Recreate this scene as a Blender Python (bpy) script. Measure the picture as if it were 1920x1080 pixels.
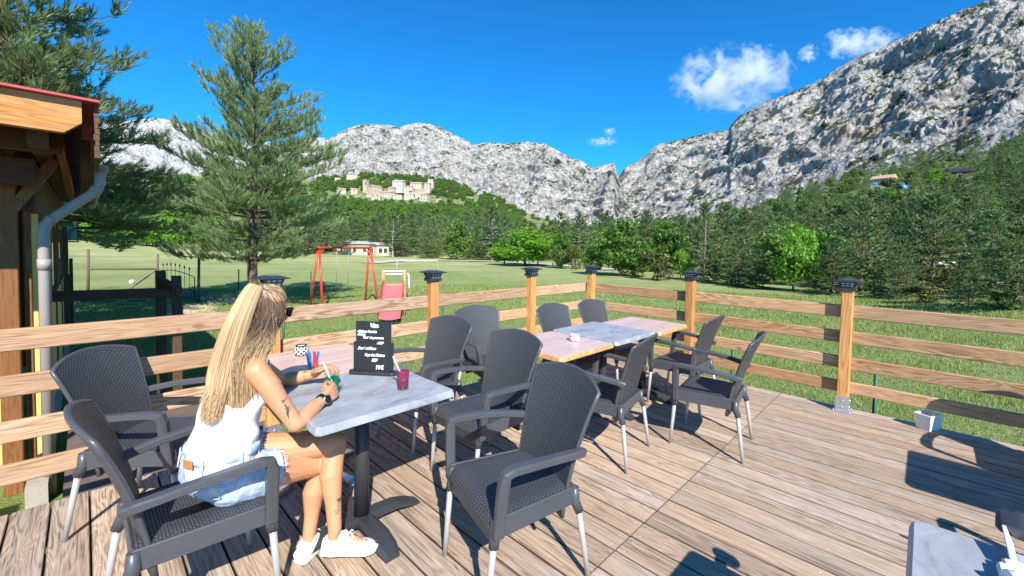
import bpy, math, random
import numpy as np
from mathutils import Vector, Matrix, noise, Quaternion
R_ = math.radians
random.seed(7); rng = np.random.default_rng(7)
S = bpy.context.scene
for o in list(bpy.data.objects): bpy.data.objects.remove(o)
COL = S.collection
# ------------------------------------------------------------------ camera
CAMH = 1.5
CM = np.array([[0.68939599,-0.72413203,0.0191305],[0.0158288,0.041462,0.99901469],[0.72421172,0.68841391,-0.04004588]])
FPX, CX, CY = 788.045, 987.607, 495.275
cam = bpy.data.cameras.new("camera"); cam_o = bpy.data.objects.new("camera", cam); COL.objects.link(cam_o)
cam.sensor_width = 36; cam.lens = FPX/1920*36
cam.shift_x = -(CX-960)/1920; cam.shift_y = (CY-540)/1920
cam.clip_start = .05; cam.clip_end = 20000
m = Matrix(((CM[0][0],CM[1][0],-CM[2][0],0),(CM[0][1],CM[1][1],-CM[2][1],0),(CM[0][2],CM[1][2],-CM[2][2],CAMH),(0,0,0,1)))
cam_o.matrix_world = m
S.camera = cam_o
# ------------------------------------------------------------------ sky, sun, exposure
SUNV = Vector((-.60,-1.08,1)).normalized()
W = bpy.data.worlds.new("World"); S.world = W; W.use_nodes = True
wn = W.node_tree.nodes; wl = W.node_tree.links; wn.clear()
sky = wn.new('ShaderNodeTexSky'); sky.sky_type = 'NISHITA'; sky.sun_disc = False
sky.sun_elevation = math.asin(SUNV.z); sky.sun_rotation = math.atan2(SUNV.x, SUNV.y)
sky.air_density = 1.0; sky.dust_density = .1; sky.ozone_density = 3.0; sky.altitude = 1200
hs = wn.new('ShaderNodeMix'); hs.data_type = 'RGBA'; hs.blend_type = 'MULTIPLY'; hs.inputs[0].default_value = 1.; hs.inputs[7].default_value = (.13,.98,1.56,1)
bg = wn.new('ShaderNodeBackground'); bg.inputs[1].default_value = .085
wo = wn.new('ShaderNodeOutputWorld')
wl.new(sky.outputs[0], hs.inputs[6]); wl.new(hs.outputs[2], bg.inputs[0]); wl.new(bg.outputs[0], wo.inputs[0])
sun = bpy.data.lights.new("sun", 'SUN'); sun.energy = 5.0; sun.angle = R_(.5); sun.color = (1,.94,.86)
sun_o = bpy.data.objects.new("sun", sun); COL.objects.link(sun_o)
sun_o.rotation_euler = (-SUNV).to_track_quat('-Z','Y').to_euler(); sun_o.location = (0,0,30)
S.cycles.volume_bounces = 6
S.view_settings.view_transform = 'Standard'; S.view_settings.look = 'None'
S.view_settings.exposure = .80; S.view_settings.gamma = 1
# ------------------------------------------------------------------ geometry of the view (turns a direction into a place)
def ray(px, py):
    v = ((px-CX)/FPX, -(py-CY)/FPX, 1.0)
    return np.array(v) @ CM
def at_z(px, py, z):
    d = ray(px,py); t = (z-CAMH)/d[2]; return Vector((d[0]*t, d[1]*t, z))
def at_y(px, py, y):
    d = ray(px,py); t = y/d[1]; return Vector((d[0]*t, y, CAMH+d[2]*t))
def at_r(px, py, r):
    d = ray(px,py); t = r/math.hypot(d[0],d[1]); return Vector((d[0]*t, d[1]*t, CAMH+d[2]*t))
def px_of(x, y):
    a = x*CM[0][0]+y*CM[0][1]; c = x*CM[2][0]+y*CM[2][1]
    if c <= 1e-6: return -4000. if a < 0 else 6000.
    return CX+FPX*a/c
# ------------------------------------------------------------------ objects
def tag(o, label=None, cat=None, group=None, kind=None):
    if label: o['label'] = label
    if cat: o['category'] = cat
    if group: o['group'] = group
    if kind: o['kind'] = kind
    return o
def empty(name, loc=(0,0,0), rz=0, label=None, cat=None, group=None):
    o = bpy.data.objects.new(name, None); o.empty_display_size = .1; COL.objects.link(o)
    o.location = loc; o.rotation_euler = (0,0,rz); return tag(o, label, cat, group)
def link(name, me, m, parent=None, smooth=False):
    if m is not None:
        for mm in (m if isinstance(m,(list,tuple)) else [m]): me.materials.append(mm)
    o = bpy.data.objects.new(name, me); COL.objects.link(o)
    if parent: o.parent = parent
    if smooth: me.polygons.foreach_set('use_smooth', [True]*len(me.polygons))
    return o
def copy_tree(o, parent=None):
    c = o.copy(); COL.objects.link(c)
    if parent: c.parent = parent
    for ch in list(o.children): copy_tree(ch, c)
    return c
def np_mesh(name, V, F, uv=None):
    """V (n,3), F (m,k) uniform"""
    V = np.asarray(V, dtype=np.float32); F = np.asarray(F, dtype=np.int32)
    me = bpy.data.meshes.new(name); k = F.shape[1]
    me.vertices.add(len(V)); me.vertices.foreach_set('co', V.ravel())
    me.loops.add(F.size); me.loops.foreach_set('vertex_index', F.ravel())
    me.polygons.add(len(F)); me.polygons.foreach_set('loop_start', np.arange(0,F.size,k,dtype=np.int32))
    me.update(calc_edges=True)
    if uv is not None:
        l = me.uv_layers.new(name='UVMap'); l.data.foreach_set('uv', np.asarray(uv,dtype=np.float32)[F.ravel()].ravel())
    return me
class MB:
    """collects shapes, makes one mesh object"""
    def __init__(s): s.v = []; s.f = []; s.sm = []; s.r = []; s.uv = []; s.cur = 0.
    def add(s, vs, fs, sm=False, uvs=None):
        b = len(s.v); s.v += [tuple(v) for v in vs]; s.uv += (uvs if uvs else [(0,0)]*len(vs))
        for f in fs: s.f.append(tuple(b+i for i in f)); s.sm.append(sm); s.r.append(s.cur)
        return s
    def box(s, c, d, rz=0, q=None, bev=0):
        x,y,z = d[0]/2,d[1]/2,d[2]/2
        M3 = q.to_matrix() if q else Matrix.Rotation(rz,3,'Z'); c = Vector(c)
        if bev <= 0:
            vs = [c+M3@Vector(p) for p in ((-x,-y,-z),(x,-y,-z),(x,y,-z),(-x,y,-z),(-x,-y,z),(x,-y,z),(x,y,z),(-x,y,z))]
            return s.add(vs, ((3,2,1,0),(4,5,6,7),(0,1,5,4),(1,2,6,5),(2,3,7,6),(3,0,4,7)))
        b = min(bev, x*.9, y*.9, z*.9); rings = []
        for zz, k in ((-z,b),(-z+b,0),(z-b,0),(z,b)):
            X,Y = x-k,y-k; bb = b
            rings.append([(-X+bb,-Y),(X-bb,-Y),(X,-Y+bb),(X,Y-bb),(X-bb,Y),(-X+bb,Y),(-X,Y-bb),(-X,-Y+bb)] and [(px_,py_,zz) for px_,py_ in ((-X+bb,-Y),(X-bb,-Y),(X,-Y+bb),(X,Y-bb),(X-bb,Y),(-X+bb,Y),(-X,Y-bb),(-X,-Y+bb))])
        vs = [c+M3@Vector(p) for r in rings for p in r]; fs = [tuple(range(7,-1,-1)), tuple(range(24,32))]
        for i in range(3):
            for j in range(8): k = (j+1)%8; fs.append((i*8+j,i*8+k,(i+1)*8+k,(i+1)*8+j))
        return s.add(vs, fs)
    def bar(s, a, b, w, h, up=(0,0,1), bev=0):
        a,b = Vector(a),Vector(b); d = b-a; L = d.length; x = d.normalized(); u = Vector(up)
        y = u.cross(x); y = y.normalized() if y.length > 1e-6 else Vector((0,1,0)); z = x.cross(y)
        q = Matrix((x,y,z)).transposed().to_quaternion()
        return s.box((a+b)/2, (L,w,h), q=q, bev=bev)
    def tube(s, pts, rad, n=10, cap=True, sm=True, flat=1.0, up=None):
        pts = [Vector(p) for p in pts]; m_ = len(pts)
        if not hasattr(rad,'__len__'): rad = [rad]*m_
        fr = None; vs = []; fs = []
        for i,p in enumerate(pts):
            t = (pts[min(i+1,m_-1)]-pts[max(i-1,0)]).normalized()
            if fr is None:
                a = Vector(up) if up else (Vector((0,0,1)) if abs(t.z) < .9 else Vector((1,0,0)))
            else: a = fr
            e1 = (a-t*a.dot(t)).normalized(); e2 = t.cross(e1); fr = e1
            for k in range(n):
                an = 2*math.pi*k/n; vs.append(p+e1*math.cos(an)*rad[i]*flat+e2*math.sin(an)*rad[i])
        for i in range(m_-1):
            for k in range(n): k2 = (k+1)%n; fs.append((i*n+k,i*n+k2,(i+1)*n+k2,(i+1)*n+k))
        s.add(vs, fs, sm)
        if cap:
            b = len(s.v)-len(vs); s.f.append(tuple(b+k for k in range(n-1,-1,-1))); s.f.append(tuple(b+(m_-1)*n+k for k in range(n))); s.sm += [False]*2; s.r += [s.cur]*2
        return s
    def lathe(s, c, prof, n=24, sm=True, sx=1, sy=1):
        c = Vector(c); vs = []; fs = []
        for r,z in prof:
            for k in range(n): an = 2*math.pi*k/n; vs.append(c+Vector((r*math.cos(an)*sx, r*math.sin(an)*sy, z)))
        for i in range(len(prof)-1):
            for k in range(n): k2 = (k+1)%n; fs.append((i*n+k,i*n+k2,(i+1)*n+k2,(i+1)*n+k))
        return s.add(vs, fs, sm)
    def grid(s, fn, nu, nv, sm=True, uvf=None):
        vs = []; uvs = []
        for j in range(nv+1):
            for i in range(nu+1):
                u,v = i/nu,j/nv; vs.append(fn(u,v)); uvs.append(uvf(u,v) if uvf else (u,v))
        fs = [(j*(nu+1)+i,j*(nu+1)+i+1,(j+1)*(nu+1)+i+1,(j+1)*(nu+1)+i) for j in range(nv) for i in range(nu)]
        return s.add(vs, fs, sm, uvs)
    def build(s, name, m, parent=None):
        me = bpy.data.meshes.new(name); me.from_pydata(s.v, [], s.f); me.update()
        me.polygons.foreach_set('use_smooth', s.sm)
        if any(s.r):
            a = me.attributes.new('rnd','FLOAT','FACE'); a.data.foreach_set('value', s.r)
        l = me.uv_layers.new(name='UVMap'); idx = np.empty(len(me.loops), dtype=np.int32); me.loops.foreach_get('vertex_index', idx)
        l.data.foreach_set('uv', np.array(s.uv, dtype=np.float32)[idx].ravel())
        return link(name, me, m, parent)
# ------------------------------------------------------------------ materials
class NT:
    def __init__(s, name):
        s.m = bpy.data.materials.new(name); s.m.use_nodes = True; s.t = s.m.node_tree; s.t.nodes.clear()
        s.out = s.n('ShaderNodeOutputMaterial')
    def n(s, t, **k):
        nd = s.t.nodes.new(t)
        for a,b in k.items(): setattr(nd, a, b)
        return nd
    def set(s, sock, v):
        if v is None: return
        if isinstance(v, bpy.types.NodeSocket): s.t.links.new(v, sock)
        elif hasattr(v,'__len__') and len(v) == 3 and sock.type == 'RGBA': sock.default_value = (*v,1)
        else: sock.default_value = v
    def math(s, op, a, b=0., c=None):
        nd = s.n('ShaderNodeMath', operation=op); s.set(nd.inputs[0],a); s.set(nd.inputs[1],b)
        if c is not None: s.set(nd.inputs[2],c)
        return nd.outputs[0]
    def co(s, kind='Object'): return s.n('ShaderNodeTexCoord').outputs[kind]
    def map(s, v, scale=(1,1,1), loc=(0,0,0), rot=(0,0,0)):
        nd = s.n('ShaderNodeMapping'); s.set(nd.inputs[0],v); s.set(nd.inputs['Scale'],scale); s.set(nd.inputs['Location'],loc); s.set(nd.inputs['Rotation'],rot); return nd.outputs[0]
    def noise(s, v, scale, detail=4, rough=.55, dist=0., col=False):
        nd = s.n('ShaderNodeTexNoise'); s.set(nd.inputs['Vector'],v); s.set(nd.inputs['Scale'],scale); s.set(nd.inputs['Detail'],detail); s.set(nd.inputs['Roughness'],rough); s.set(nd.inputs['Distortion'],dist)
        return nd.outputs['Color' if col else 'Fac']
    def voro(s, v, scale, feature='F1', out='Distance', rnd=1.):
        nd = s.n('ShaderNodeTexVoronoi', feature=feature); s.set(nd.inputs['Vector'],v); s.set(nd.inputs['Scale'],scale); s.set(nd.inputs['Randomness'],rnd); return nd.outputs[out]
    def ramp(s, f, stops, interp='LINEAR'):
        nd = s.n('ShaderNodeValToRGB'); cr = nd.color_ramp; cr.interpolation = interp
        while len(cr.elements) < len(stops): cr.elements.new(.5)
        for e,(p,c) in zip(cr.elements, stops):
            e.position = p; e.color = (c,c,c,1) if not hasattr(c,'__len__') else (*c,1)
        s.set(nd.inputs[0], f); return nd.outputs[0]
    def mix(s, f, a, b, mode='MIX'):
        nd = s.n('ShaderNodeMix', data_type='RGBA', blend_type=mode); s.set(nd.inputs[0],f); s.set(nd.inputs[6],a); s.set(nd.inputs[7],b); return nd.outputs[2]
    def rng(s, v, a, b, c, d):
        nd = s.n('ShaderNodeMapRange'); s.set(nd.inputs[0],v)
        for i,x in enumerate((a,b,c,d)): nd.inputs[i+1].default_value = x
        return nd.outputs[0]
    def bump(s, h, st=.3, dist=.01, nrm=None):
        nd = s.n('ShaderNodeBump'); s.set(nd.inputs['Height'],h); s.set(nd.inputs['Strength'],st); s.set(nd.inputs['Distance'],dist); s.set(nd.inputs['Normal'],nrm); return nd.outputs[0]
    def vm(s, op, a, b=(0,0,0)):
        nd = s.n('ShaderNodeVectorMath', operation=op); s.set(nd.inputs[0],a)
        if op == 'SCALE': s.set(nd.inputs['Scale'], b)
        else: s.set(nd.inputs[1],b)
        return nd.outputs[0]
    def attr(s, name, out='Fac'): return s.n('ShaderNodeAttribute', attribute_name=name).outputs[out]
    def prin(s, col, rough=.5, metal=0, nrm=None, spec=.5, **k):
        nd = s.n('ShaderNodeBsdfPrincipled'); s.set(nd.inputs['Base Color'],col); s.set(nd.inputs['Roughness'],rough); s.set(nd.inputs['Metallic'],metal)
        s.set(nd.inputs['Normal'],nrm); s.set(nd.inputs['Specular IOR Level'],spec)
        for a,b in k.items(): s.set(nd.inputs[a.replace('_',' ')], b)
        s.t.links.new(nd.outputs[0], s.out.inputs[0]); return s.m
M = {}
def simple(name, col, rough=.5, metal=0, var=.12, sc=6, bmp=.0, spec=.5, **k):
    t = NT(name); v = t.co(); f = t.noise(v, sc, 5)
    c = t.mix(f, tuple(x*(1-var) for x in col), tuple(min(1,x*(1+var)) for x in col))
    nr = t.bump(t.noise(v, sc*12, 3), .5, bmp) if bmp else None
    r = t.rng(f, .3,.7, rough*.9, min(1,rough*1.12))
    M[name] = t.prin(c, r, metal, nr, spec, **k); return M[name]
def wood(name, ca, cb, cc, axis=0, grain=1., rough=.65, grey=.0, ring=True, bmp=.0015, fw=3.4, edge=False, rw=.42):
    """long grain along axis; per piece offset from attribute rnd"""
    t = NT(name); v = t.co(); r = t.attr('rnd')
    off = t.n('ShaderNodeCombineXYZ'); t.set(off.inputs[0], t.math('MULTIPLY', r, 37.)); t.set(off.inputs[1], t.math('MULTIPLY', r, 91.)); t.set(off.inputs[2], t.math('MULTIPLY', r, 53.))
    v = t.vm('ADD', v, off.outputs[0])
    sc = [1.,1.,1.]; sc[axis] = .11
    vs = t.map(v, tuple(sc))
    warp = t.noise(vs, 5*grain, 3, .5, 0, True)
    vw = t.vm('ADD', vs, t.vm('SCALE', warp, .11))
    big = t.noise(vw, 9*grain, 2, .5, .3)
    rings = t.math('SINE', t.math('MULTIPLY', big, 95.))
    sc2 = [1.,1.,1.]; sc2[axis] = .022
    fine = t.noise(t.map(v, tuple(sc2)), 150*grain, 5, .7)
    g = t.math('ADD', t.math('MULTIPLY', t.math('MULTIPLY', rings, rw if ring else .12), t.rng(t.noise(vs, 4, 3), .35, .65, .25, 1.0)), t.math('MULTIPLY', t.math('SUBTRACT', fine, .5), fw))
    g = t.rng(g, -.9, .9, 0, 1)
    c = t.ramp(g, [(0,cc),(.4,ca),(1,cb)])
    if grey > 0:
        gm = t.math('MULTIPLY', t.rng(t.noise(vs, 3.2, 5, .6), .42,.62,0,1), grey)
        c = t.mix(gm, c, t.ramp(g, [(0,(.15,.12,.10)),(.45,(.42,.36,.30)),(1,(.62,.55,.48))]))
    sp = t.voro(t.vm('ADD', t.map(v, tuple([1 if i != axis else .45 for i in range(3)])), t.vm('SCALE', t.noise(v, 9,2,.5,0,True), .03)), 3.3)
    kn = t.rng(sp, .035, .075, 1, 0)
    c = t.mix(t.math('MULTIPLY', kn, .75), c, cc)
    tint = t.rng(t.math('FRACT', t.math('MULTIPLY', r, 7.31)), 0,1,.80,1.16)
    c = t.mix(1, c, t.vm('SCALE', (1,1,1), tint), 'MULTIPLY')
    if edge:   # dirt and shade of the board flanks down in the gaps, and dark weather streaks
        st_ = t.noise(t.map(v, tuple([1 if i != axis else .035 for i in range(3)])), 46, 3, .6); pt = t.noise(t.map(v, tuple([1 if i != axis else .25 for i in range(3)])), 6, 3)
        c = t.mix(t.math('MULTIPLY', t.rng(st_, .53, .64, 0, 1), t.rng(pt, .42, .62, .08, .55)), c, (.12,.085,.065))
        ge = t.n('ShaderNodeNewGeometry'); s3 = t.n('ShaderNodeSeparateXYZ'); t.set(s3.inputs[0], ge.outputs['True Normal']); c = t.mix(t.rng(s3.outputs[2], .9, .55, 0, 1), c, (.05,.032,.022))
    M[name] = t.prin(c, rough, 0, t.bump(g, .55, bmp), .3); return t
# ------------------------------------------------------------------ ground and hills
GZ = -1.0
HC = [(-2500,[(50,462),(90,452),(240,400),(400,350)]),(-400,[(60,455),(100,445),(250,380),(420,330)]),(0,[(90,452),(130,440),(280,390),(450,345)]),(150,[(105,456),(150,442),(300,392),(470,342)]),
 (300,[(95,467),(140,455),(300,395),(470,328)]),(470,[(82,476),(130,465),(300,395),(470,332)]),(600,[(75,482),(120,470),(300,388),(480,340)]),
 (700,[(70,487),(120,474),(330,386),(480,334)]),(800,[(66,490),(115,478),(330,385),(480,337)]),(850,[(63,492),(110,480),(320,398),(480,344)]),
 (900,[(60,495),(105,482),(300,405),(470,370)]),(1000,[(55,500),(100,488),(280,442),(440,407)]),(1100,[(50,506),(90,494),(250,458),(400,428)]),
 (1200,[(43,514),(80,502),(220,466),(360,434)]),(1250,[(40,518),(75,504),(200,458),(340,430)]),(1340,[(37,524),(70,510),(200,448),(320,412)]),
 (1500,[(31,541),(60,520),(160,436),(300,360)]),(1650,[(27,556),(55,525),(140,414),(280,326)]),(1750,[(25,563),(50,527),(140,404),(270,306)]),
 (1920,[(22,573),(45,530),(120,390),(240,268)]),(2300,[(20,590),(40,540),(110,385),(220,230)]),(5000,[(20,640),(40,600),(110,420),(220,300)])]
_hx = []
for px,kn in HC:
    rr = []; d0 = ray(px,470)
    for r,py in kn:
        d = ray(px,py) if px > -600 and px < 2600 else ray(px,py)
        rr.append((r, max(GZ, CAMH+d[2]/math.hypot(d[0],d[1])*r)))
    _hx.append((px, [(0,GZ),(rr[0][0]*.75,GZ+(rr[0][1]-GZ)*.35)]+rr+[(rr[-1][0]+160, rr[-1][1]+.0+ (rr[-1][1]-rr[-2][1])*.25), (3000, rr[-1][1])]))
_rs = np.concatenate([np.linspace(0,60,61), np.linspace(62,500,220), np.geomspace(510,3000,40)])
_tab = np.array([np.interp(_rs, [k[0] for k in kn], [k[1] for k in kn]) for _,kn in _hx]); _px = np.array([p for p,_ in _hx], float)
def hz_arr(x, y):
    x = np.asarray(x,float); y = np.asarray(y,float)
    a = x*CM[0][0]+y*CM[0][1]; c = x*CM[2][0]+y*CM[2][1]
    p = np.where(c > 1e-3, CX+FPX*a/np.maximum(c,1e-3), np.where(a < 0,-9999.,9999.)); p = np.clip(p, _px[0], _px[-1])
    r = np.hypot(x,y); j = np.clip(np.searchsorted(_px, p)-1, 0, len(_px)-2); w = (p-_px[j])/(_px[j+1]-_px[j]); w = w*w*(3-2*w)*.5+w*.5
    ri = np.interp(r, _rs, np.arange(len(_rs))); k = np.clip(ri.astype(int),0,len(_rs)-2); u = ri-k
    A = _tab[j,k]*(1-u)+_tab[j,k+1]*u; B = _tab[j+1,k]*(1-u)+_tab[j+1,k+1]*u; z = A*(1-w)+B*w
    und = .10*np.sin(x*.11+1)*np.cos(y*.13)*np.clip((r-9)/20,0,1) + np.clip((r-90)/200,0,1)*(2.2*np.sin(x*.045+.7)*np.cos(y*.038)+1.2*np.sin(x*.11+y*.07))
    behind = np.clip((c+25)/35, 0, 1)
    return (z+und-GZ)*behind + GZ
def hz(x, y): return float(hz_arr([x],[y])[0])
def on_ground(px, r):
    """point of the ground seen in image column px at distance r"""
    d = ray(px, 470); n = math.hypot(d[0],d[1]); x,y = d[0]/n*r, d[1]/n*r
    return Vector((x, y, hz(x,y)))
_RR = np.geomspace(2.5,900,1400)
def ground_at(px, py):
    """first point of the ground seen at this spot of the view"""
    d = ray(px,py); n = math.hypot(d[0],d[1]); x = d[0]/n*_RR; y = d[1]/n*_RR; z = CAMH+d[2]/n*_RR; h = hz_arr(x,y); k = int(np.argmax(z <= h))
    if not (z <= h).any(): k = len(_RR)-1
    return Vector((x[k],y[k],h[k]))
t = NT('meadow'); v = t.co()
f1 = t.noise(v, .12, 5, .6); f2 = t.noise(v, 1.6, 6, .7); f3 = t.noise(v, 22, 4, .7); f4 = t.noise(t.map(v,(.05,.3,.1),rot=(0,0,.5)), 1, 4, .6)
g = t.mix(t.rng(f2,.35,.68,0,1), (.19,.29,.065), (.31,.40,.115))
g = t.mix(t.rng(f3,.35,.7,0,.65), g, (.15,.23,.06))
dist = t.vm('LENGTH', v); dn = t.n('ShaderNodeVectorMath', operation='LENGTH'); t.set(dn.inputs[0], v); dist = dn.outputs['Value']
dry = t.math('MULTIPLY', t.rng(t.math('ADD', f1, t.math('MULTIPLY', f4, .5)), .52, .90, 0, 1), t.rng(dist, 12, 70, .25, .95))
g = t.mix(dry, g, (.52,.49,.24))
hill = t.rng(dist, 95, 150, 0, 1)
hg = t.mix(t.rng(t.noise(v,.09,6,.65), .46,.66,0,1), (.10,.15,.045), (.26,.26,.12))
hg = t.mix(t.rng(t.noise(v,.5,4,.6), .5,.7,0,.6), hg, (.44,.38,.26))
g = t.mix(hill, g, hg)
hb = t.math('ADD', t.noise(v, 9, 6, .75), t.math('MULTIPLY', f3, .8))
t.prin(g, .95, 0, t.bump(hb, .9, .12), .15); M['meadow'] = t.m
# one sheet, polar so that it is fine near the terrace and reaches the horizon
rad = np.concatenate([[0], np.geomspace(2.5,70,70), np.linspace(73,520,110), np.geomspace(540,9000,24)])
th = np.concatenate([np.linspace(-.35,2.25,330), np.linspace(2.25,2*math.pi-.35,90)[1:-1]])
th = (math.pi/2-th)  # bearing from +y clockwise
X = np.outer(rad, np.cos(th)); Y = np.outer(rad, np.sin(th)); Z = hz_arr(X.ravel(), Y.ravel())
V = np.c_[X.ravel(),Y.ravel(),Z]; nt = len(th); F = []
for i in range(len(rad)-1):
    a = i*nt+np.arange(nt); b = i*nt+(np.arange(nt)+1)%nt
    F.append(np.c_[a, a+nt, b+nt, b])
ground = link('ground', np_mesh('ground', V, np.concatenate(F)[:, ::-1]), M['meadow'], smooth=True); ground['kind'] = 'structure'
# ------------------------------------------------------------------ rock massifs
def rockmat(name, base, ochre, green, sc=1., dirv=(1,1,.35), bed=(.3,-.2,.9)):
    t = NT(name); v = t.co(); vs = t.map(v, (.02*sc,)*3, rot=(.5,.3,.4)); vs = t.map(vs, dirv)
    w = t.vm('ADD', vs, t.vm('SCALE', t.noise(vs, 1.2, 4, .6, 0, True), .9))
    n1 = t.noise(w, 2.2, 8, .72); n2 = t.noise(w, 7.5, 7, .75, .6); n3 = t.noise(t.map(v,(.02*sc,)*3), .5, 3); cr = t.voro(w, 5., 'DISTANCE_TO_EDGE')
    nb = Vector(bed).normalized(); dt = t.n('ShaderNodeVectorMath', operation='DOT_PRODUCT'); t.set(dt.inputs[0], v); dt.inputs[1].default_value = nb
    sv = t.n('ShaderNodeCombineXYZ'); t.set(sv.inputs[0], t.math('MULTIPLY', dt.outputs['Value'], .085)); t.set(sv.inputs[1], t.math('MULTIPLY', t.noise(w, .8, 3), 2.2))
    n4 = t.noise(w, 24, 5, .75)
    strata = t.noise(sv.outputs[0], 1.3, 6, .7)
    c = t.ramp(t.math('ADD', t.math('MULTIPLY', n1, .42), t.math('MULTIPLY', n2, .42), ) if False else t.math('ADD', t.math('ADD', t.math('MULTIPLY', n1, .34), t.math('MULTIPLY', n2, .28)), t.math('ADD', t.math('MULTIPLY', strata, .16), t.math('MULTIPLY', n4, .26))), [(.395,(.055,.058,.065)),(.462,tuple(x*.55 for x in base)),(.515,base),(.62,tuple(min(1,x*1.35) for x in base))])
    c = t.mix(t.rng(cr, .0, .05, .75, 0), c, (.09,.092,.10))  # dark crevices: shade put into the rock colour through noise and cell edges
    c = t.mix(t.math('MULTIPLY', t.rng(n3, .50,.62,0,1), .55), c, tuple(x*1.0 for x in base))
    oc = t.math('MULTIPLY', t.rng(t.noise(w, .9, 4, .6), .60, .70, 0, 1), ochre); c = t.mix(oc, c, (.46,.33,.21))
    geo = t.n('ShaderNodeNewGeometry'); sp = t.n('ShaderNodeSeparateXYZ'); t.set(sp.inputs[0], geo.outputs['Normal'])
    gr = t.math('ADD', t.noise(v, .028*sc, 6, .7), t.math('MULTIPLY', sp.outputs[2], .15)); gr = t.math('ADD', gr, t.math('MULTIPLY', t.math('SUBTRACT', t.noise(v,.22,4,.7),.5), .55))
    gm = t.rng(gr, green, green+.035, 0, 1)
    c = t.mix(gm, c, t.mix(t.noise(v,.4,3), (.035,.05,.02), (.10,.115,.05)))
    hb = t.math('ADD', t.math('MULTIPLY', n1, 1.), t.math('MULTIPLY', n2, .6))
    M[name] = t.prin(c, .95, 0, t.bump(hb, 1., 9.), .1); return t
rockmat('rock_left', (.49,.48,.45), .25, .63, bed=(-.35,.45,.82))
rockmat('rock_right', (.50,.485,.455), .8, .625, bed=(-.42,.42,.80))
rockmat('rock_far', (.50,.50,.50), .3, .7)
def massif(name, sky_line, base_line, r_base, r_top, px0, px1, nu, nv, matn, amp, prof=1.0, seed=0, strat=(1,1,.4), back=260):
    sx,sy = zip(*sky_line); bx,by = zip(*base_line); rbx,rby = zip(*r_base); rtx,rty = zip(*r_top)
    pxs = np.linspace(px0, px1, nu+1); V = np.zeros((nv+1+8, nu+1, 3)); sd = Vector((seed*31.7, seed*17.3, seed*9.1))
    for i,px in enumerate(pxs):
        ys = np.interp(px, sx, sy); yb = np.interp(px, bx, by); rb = np.interp(px, rbx, rby); rt = np.interp(px, rtx, rty)
        P0 = at_r(px, yb, rb); P1 = at_r(px, ys, rt); o2 = Vector((P1.x-P0.x, P1.y-P0.y, 0)).normalized()
        for j in range(nv+1):
            w = j/nv; p = P0.lerp(P1, w); wz = w**prof
            z = P0.z+(P1.z-P0.z)*wz
            q = Vector((p.x,p.y,z))
            s = Vector((q.x*strat[0], q.y*strat[1], q.z*strat[2]))*.011 + sd
            big = noise.multi_fractal(s*.45, .9, 2.1, 3)-1.0
            rid = noise.ridged_multi_fractal(Vector((s.x*1.3+.6*s.z, s.y*1.3, s.z)), .85, 2.2, 5, 1.0, 2.0)-1.3
            fin = noise.fractal(s*9, .8, 2.1, 4)
            env = min(1, w*5)*min(1,(1-w)*7+.10)
            d = amp*(big*1.2+rid*1.0+fin*.26)*env
            V[j,i] = (q.x-o2.x*d, q.y-o2.y*d, q.z+d*.35+fin*amp*.10*(1-env))
        top = V[nv,i].copy()
        for k in range(8):
            g = (k+1)/8; V[nv+1+k,i] = (top[0]+o2.x*back*g, top[1]+o2.y*back*g, top[2]-(top[2]+10)*g**1.5)
    n1 = nu+1; J,I = np.meshgrid(np.arange(nv+8), np.arange(nu), indexing='ij'); a = (J*n1+I).ravel()
    F = np.c_[a, a+1, a+n1+1, a+n1]
    o = link(name, np_mesh(name, V.reshape(-1,3), F), M[matn], smooth=True); o['kind'] = 'structure'; return o
massif('mountain', [(540,330),(560,262),(590,258),(612,262),(622,258),(640,246),(660,237),(680,233),(705,231),(735,236),(748,240),(765,234),(785,230),(800,233),(812,236),(828,240),(850,252),(872,262),(886,271),(900,268),(922,266),(945,270),(965,268),(985,266),(1003,268),(1022,269),(1050,285),(1075,298),(1092,303),(1105,313),(1116,314),(1128,310),(1140,308),(1152,305),(1156,322),(1162,338),(1172,350),(1185,365),(1200,380),(1215,395),(1232,410),(1250,430)],
 [(540,380),(850,395),(1000,430),(1100,445),(1250,450)], [(540,640),(900,560),(1250,430)], [(540,1250),(900,1050),(1155,760),(1250,560)], 540, 1250, 560, 250, 'rock_left', 19., 1.05, 1, (1,1,.55))
massif('mountain', [(1100,380),(1150,345),(1160,330),(1170,315),(1190,306),(1200,300),(1212,290),(1230,271),(1262,265),(1300,255),(1330,248),(1350,244),(1366,242),(1372,232),(1385,218),(1420,198),(1470,178),(1500,166),(1540,148),(1570,128),(1600,112),(1650,90),(1700,68),(1750,46),(1800,26),(1850,5),(1900,-12),(2000,-50),(2150,-110),(2400,-200)],
 [(1100,440),(1250,440),(1340,428),(1500,385),(1650,345),(1750,325),(1920,290),(2400,240)], [(1100,520),(1340,400),(1650,330),(1920,290),(2400,270)], [(1100,900),(1300,820),(1500,760),(1920,640),(2400,600)], 1100, 2400, 760, 260, 'rock_right', 14., 1.0, 2, (1,1,.9))
massif('mountain', [(-700,180),(-200,200),(0,215),(120,222),(200,225),(240,226),(290,221),(330,226),(365,240),(400,250),(450,262),(520,268),(560,262),(590,256),(620,262),(700,300)],
 [(-700,360),(700,380)], [(-700,1300),(700,1200)], [(-700,2300),(700,2000)], -700, 700, 340, 90, 'rock_far', 26., 1.0, 3, (1,1,.6), 500)
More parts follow.
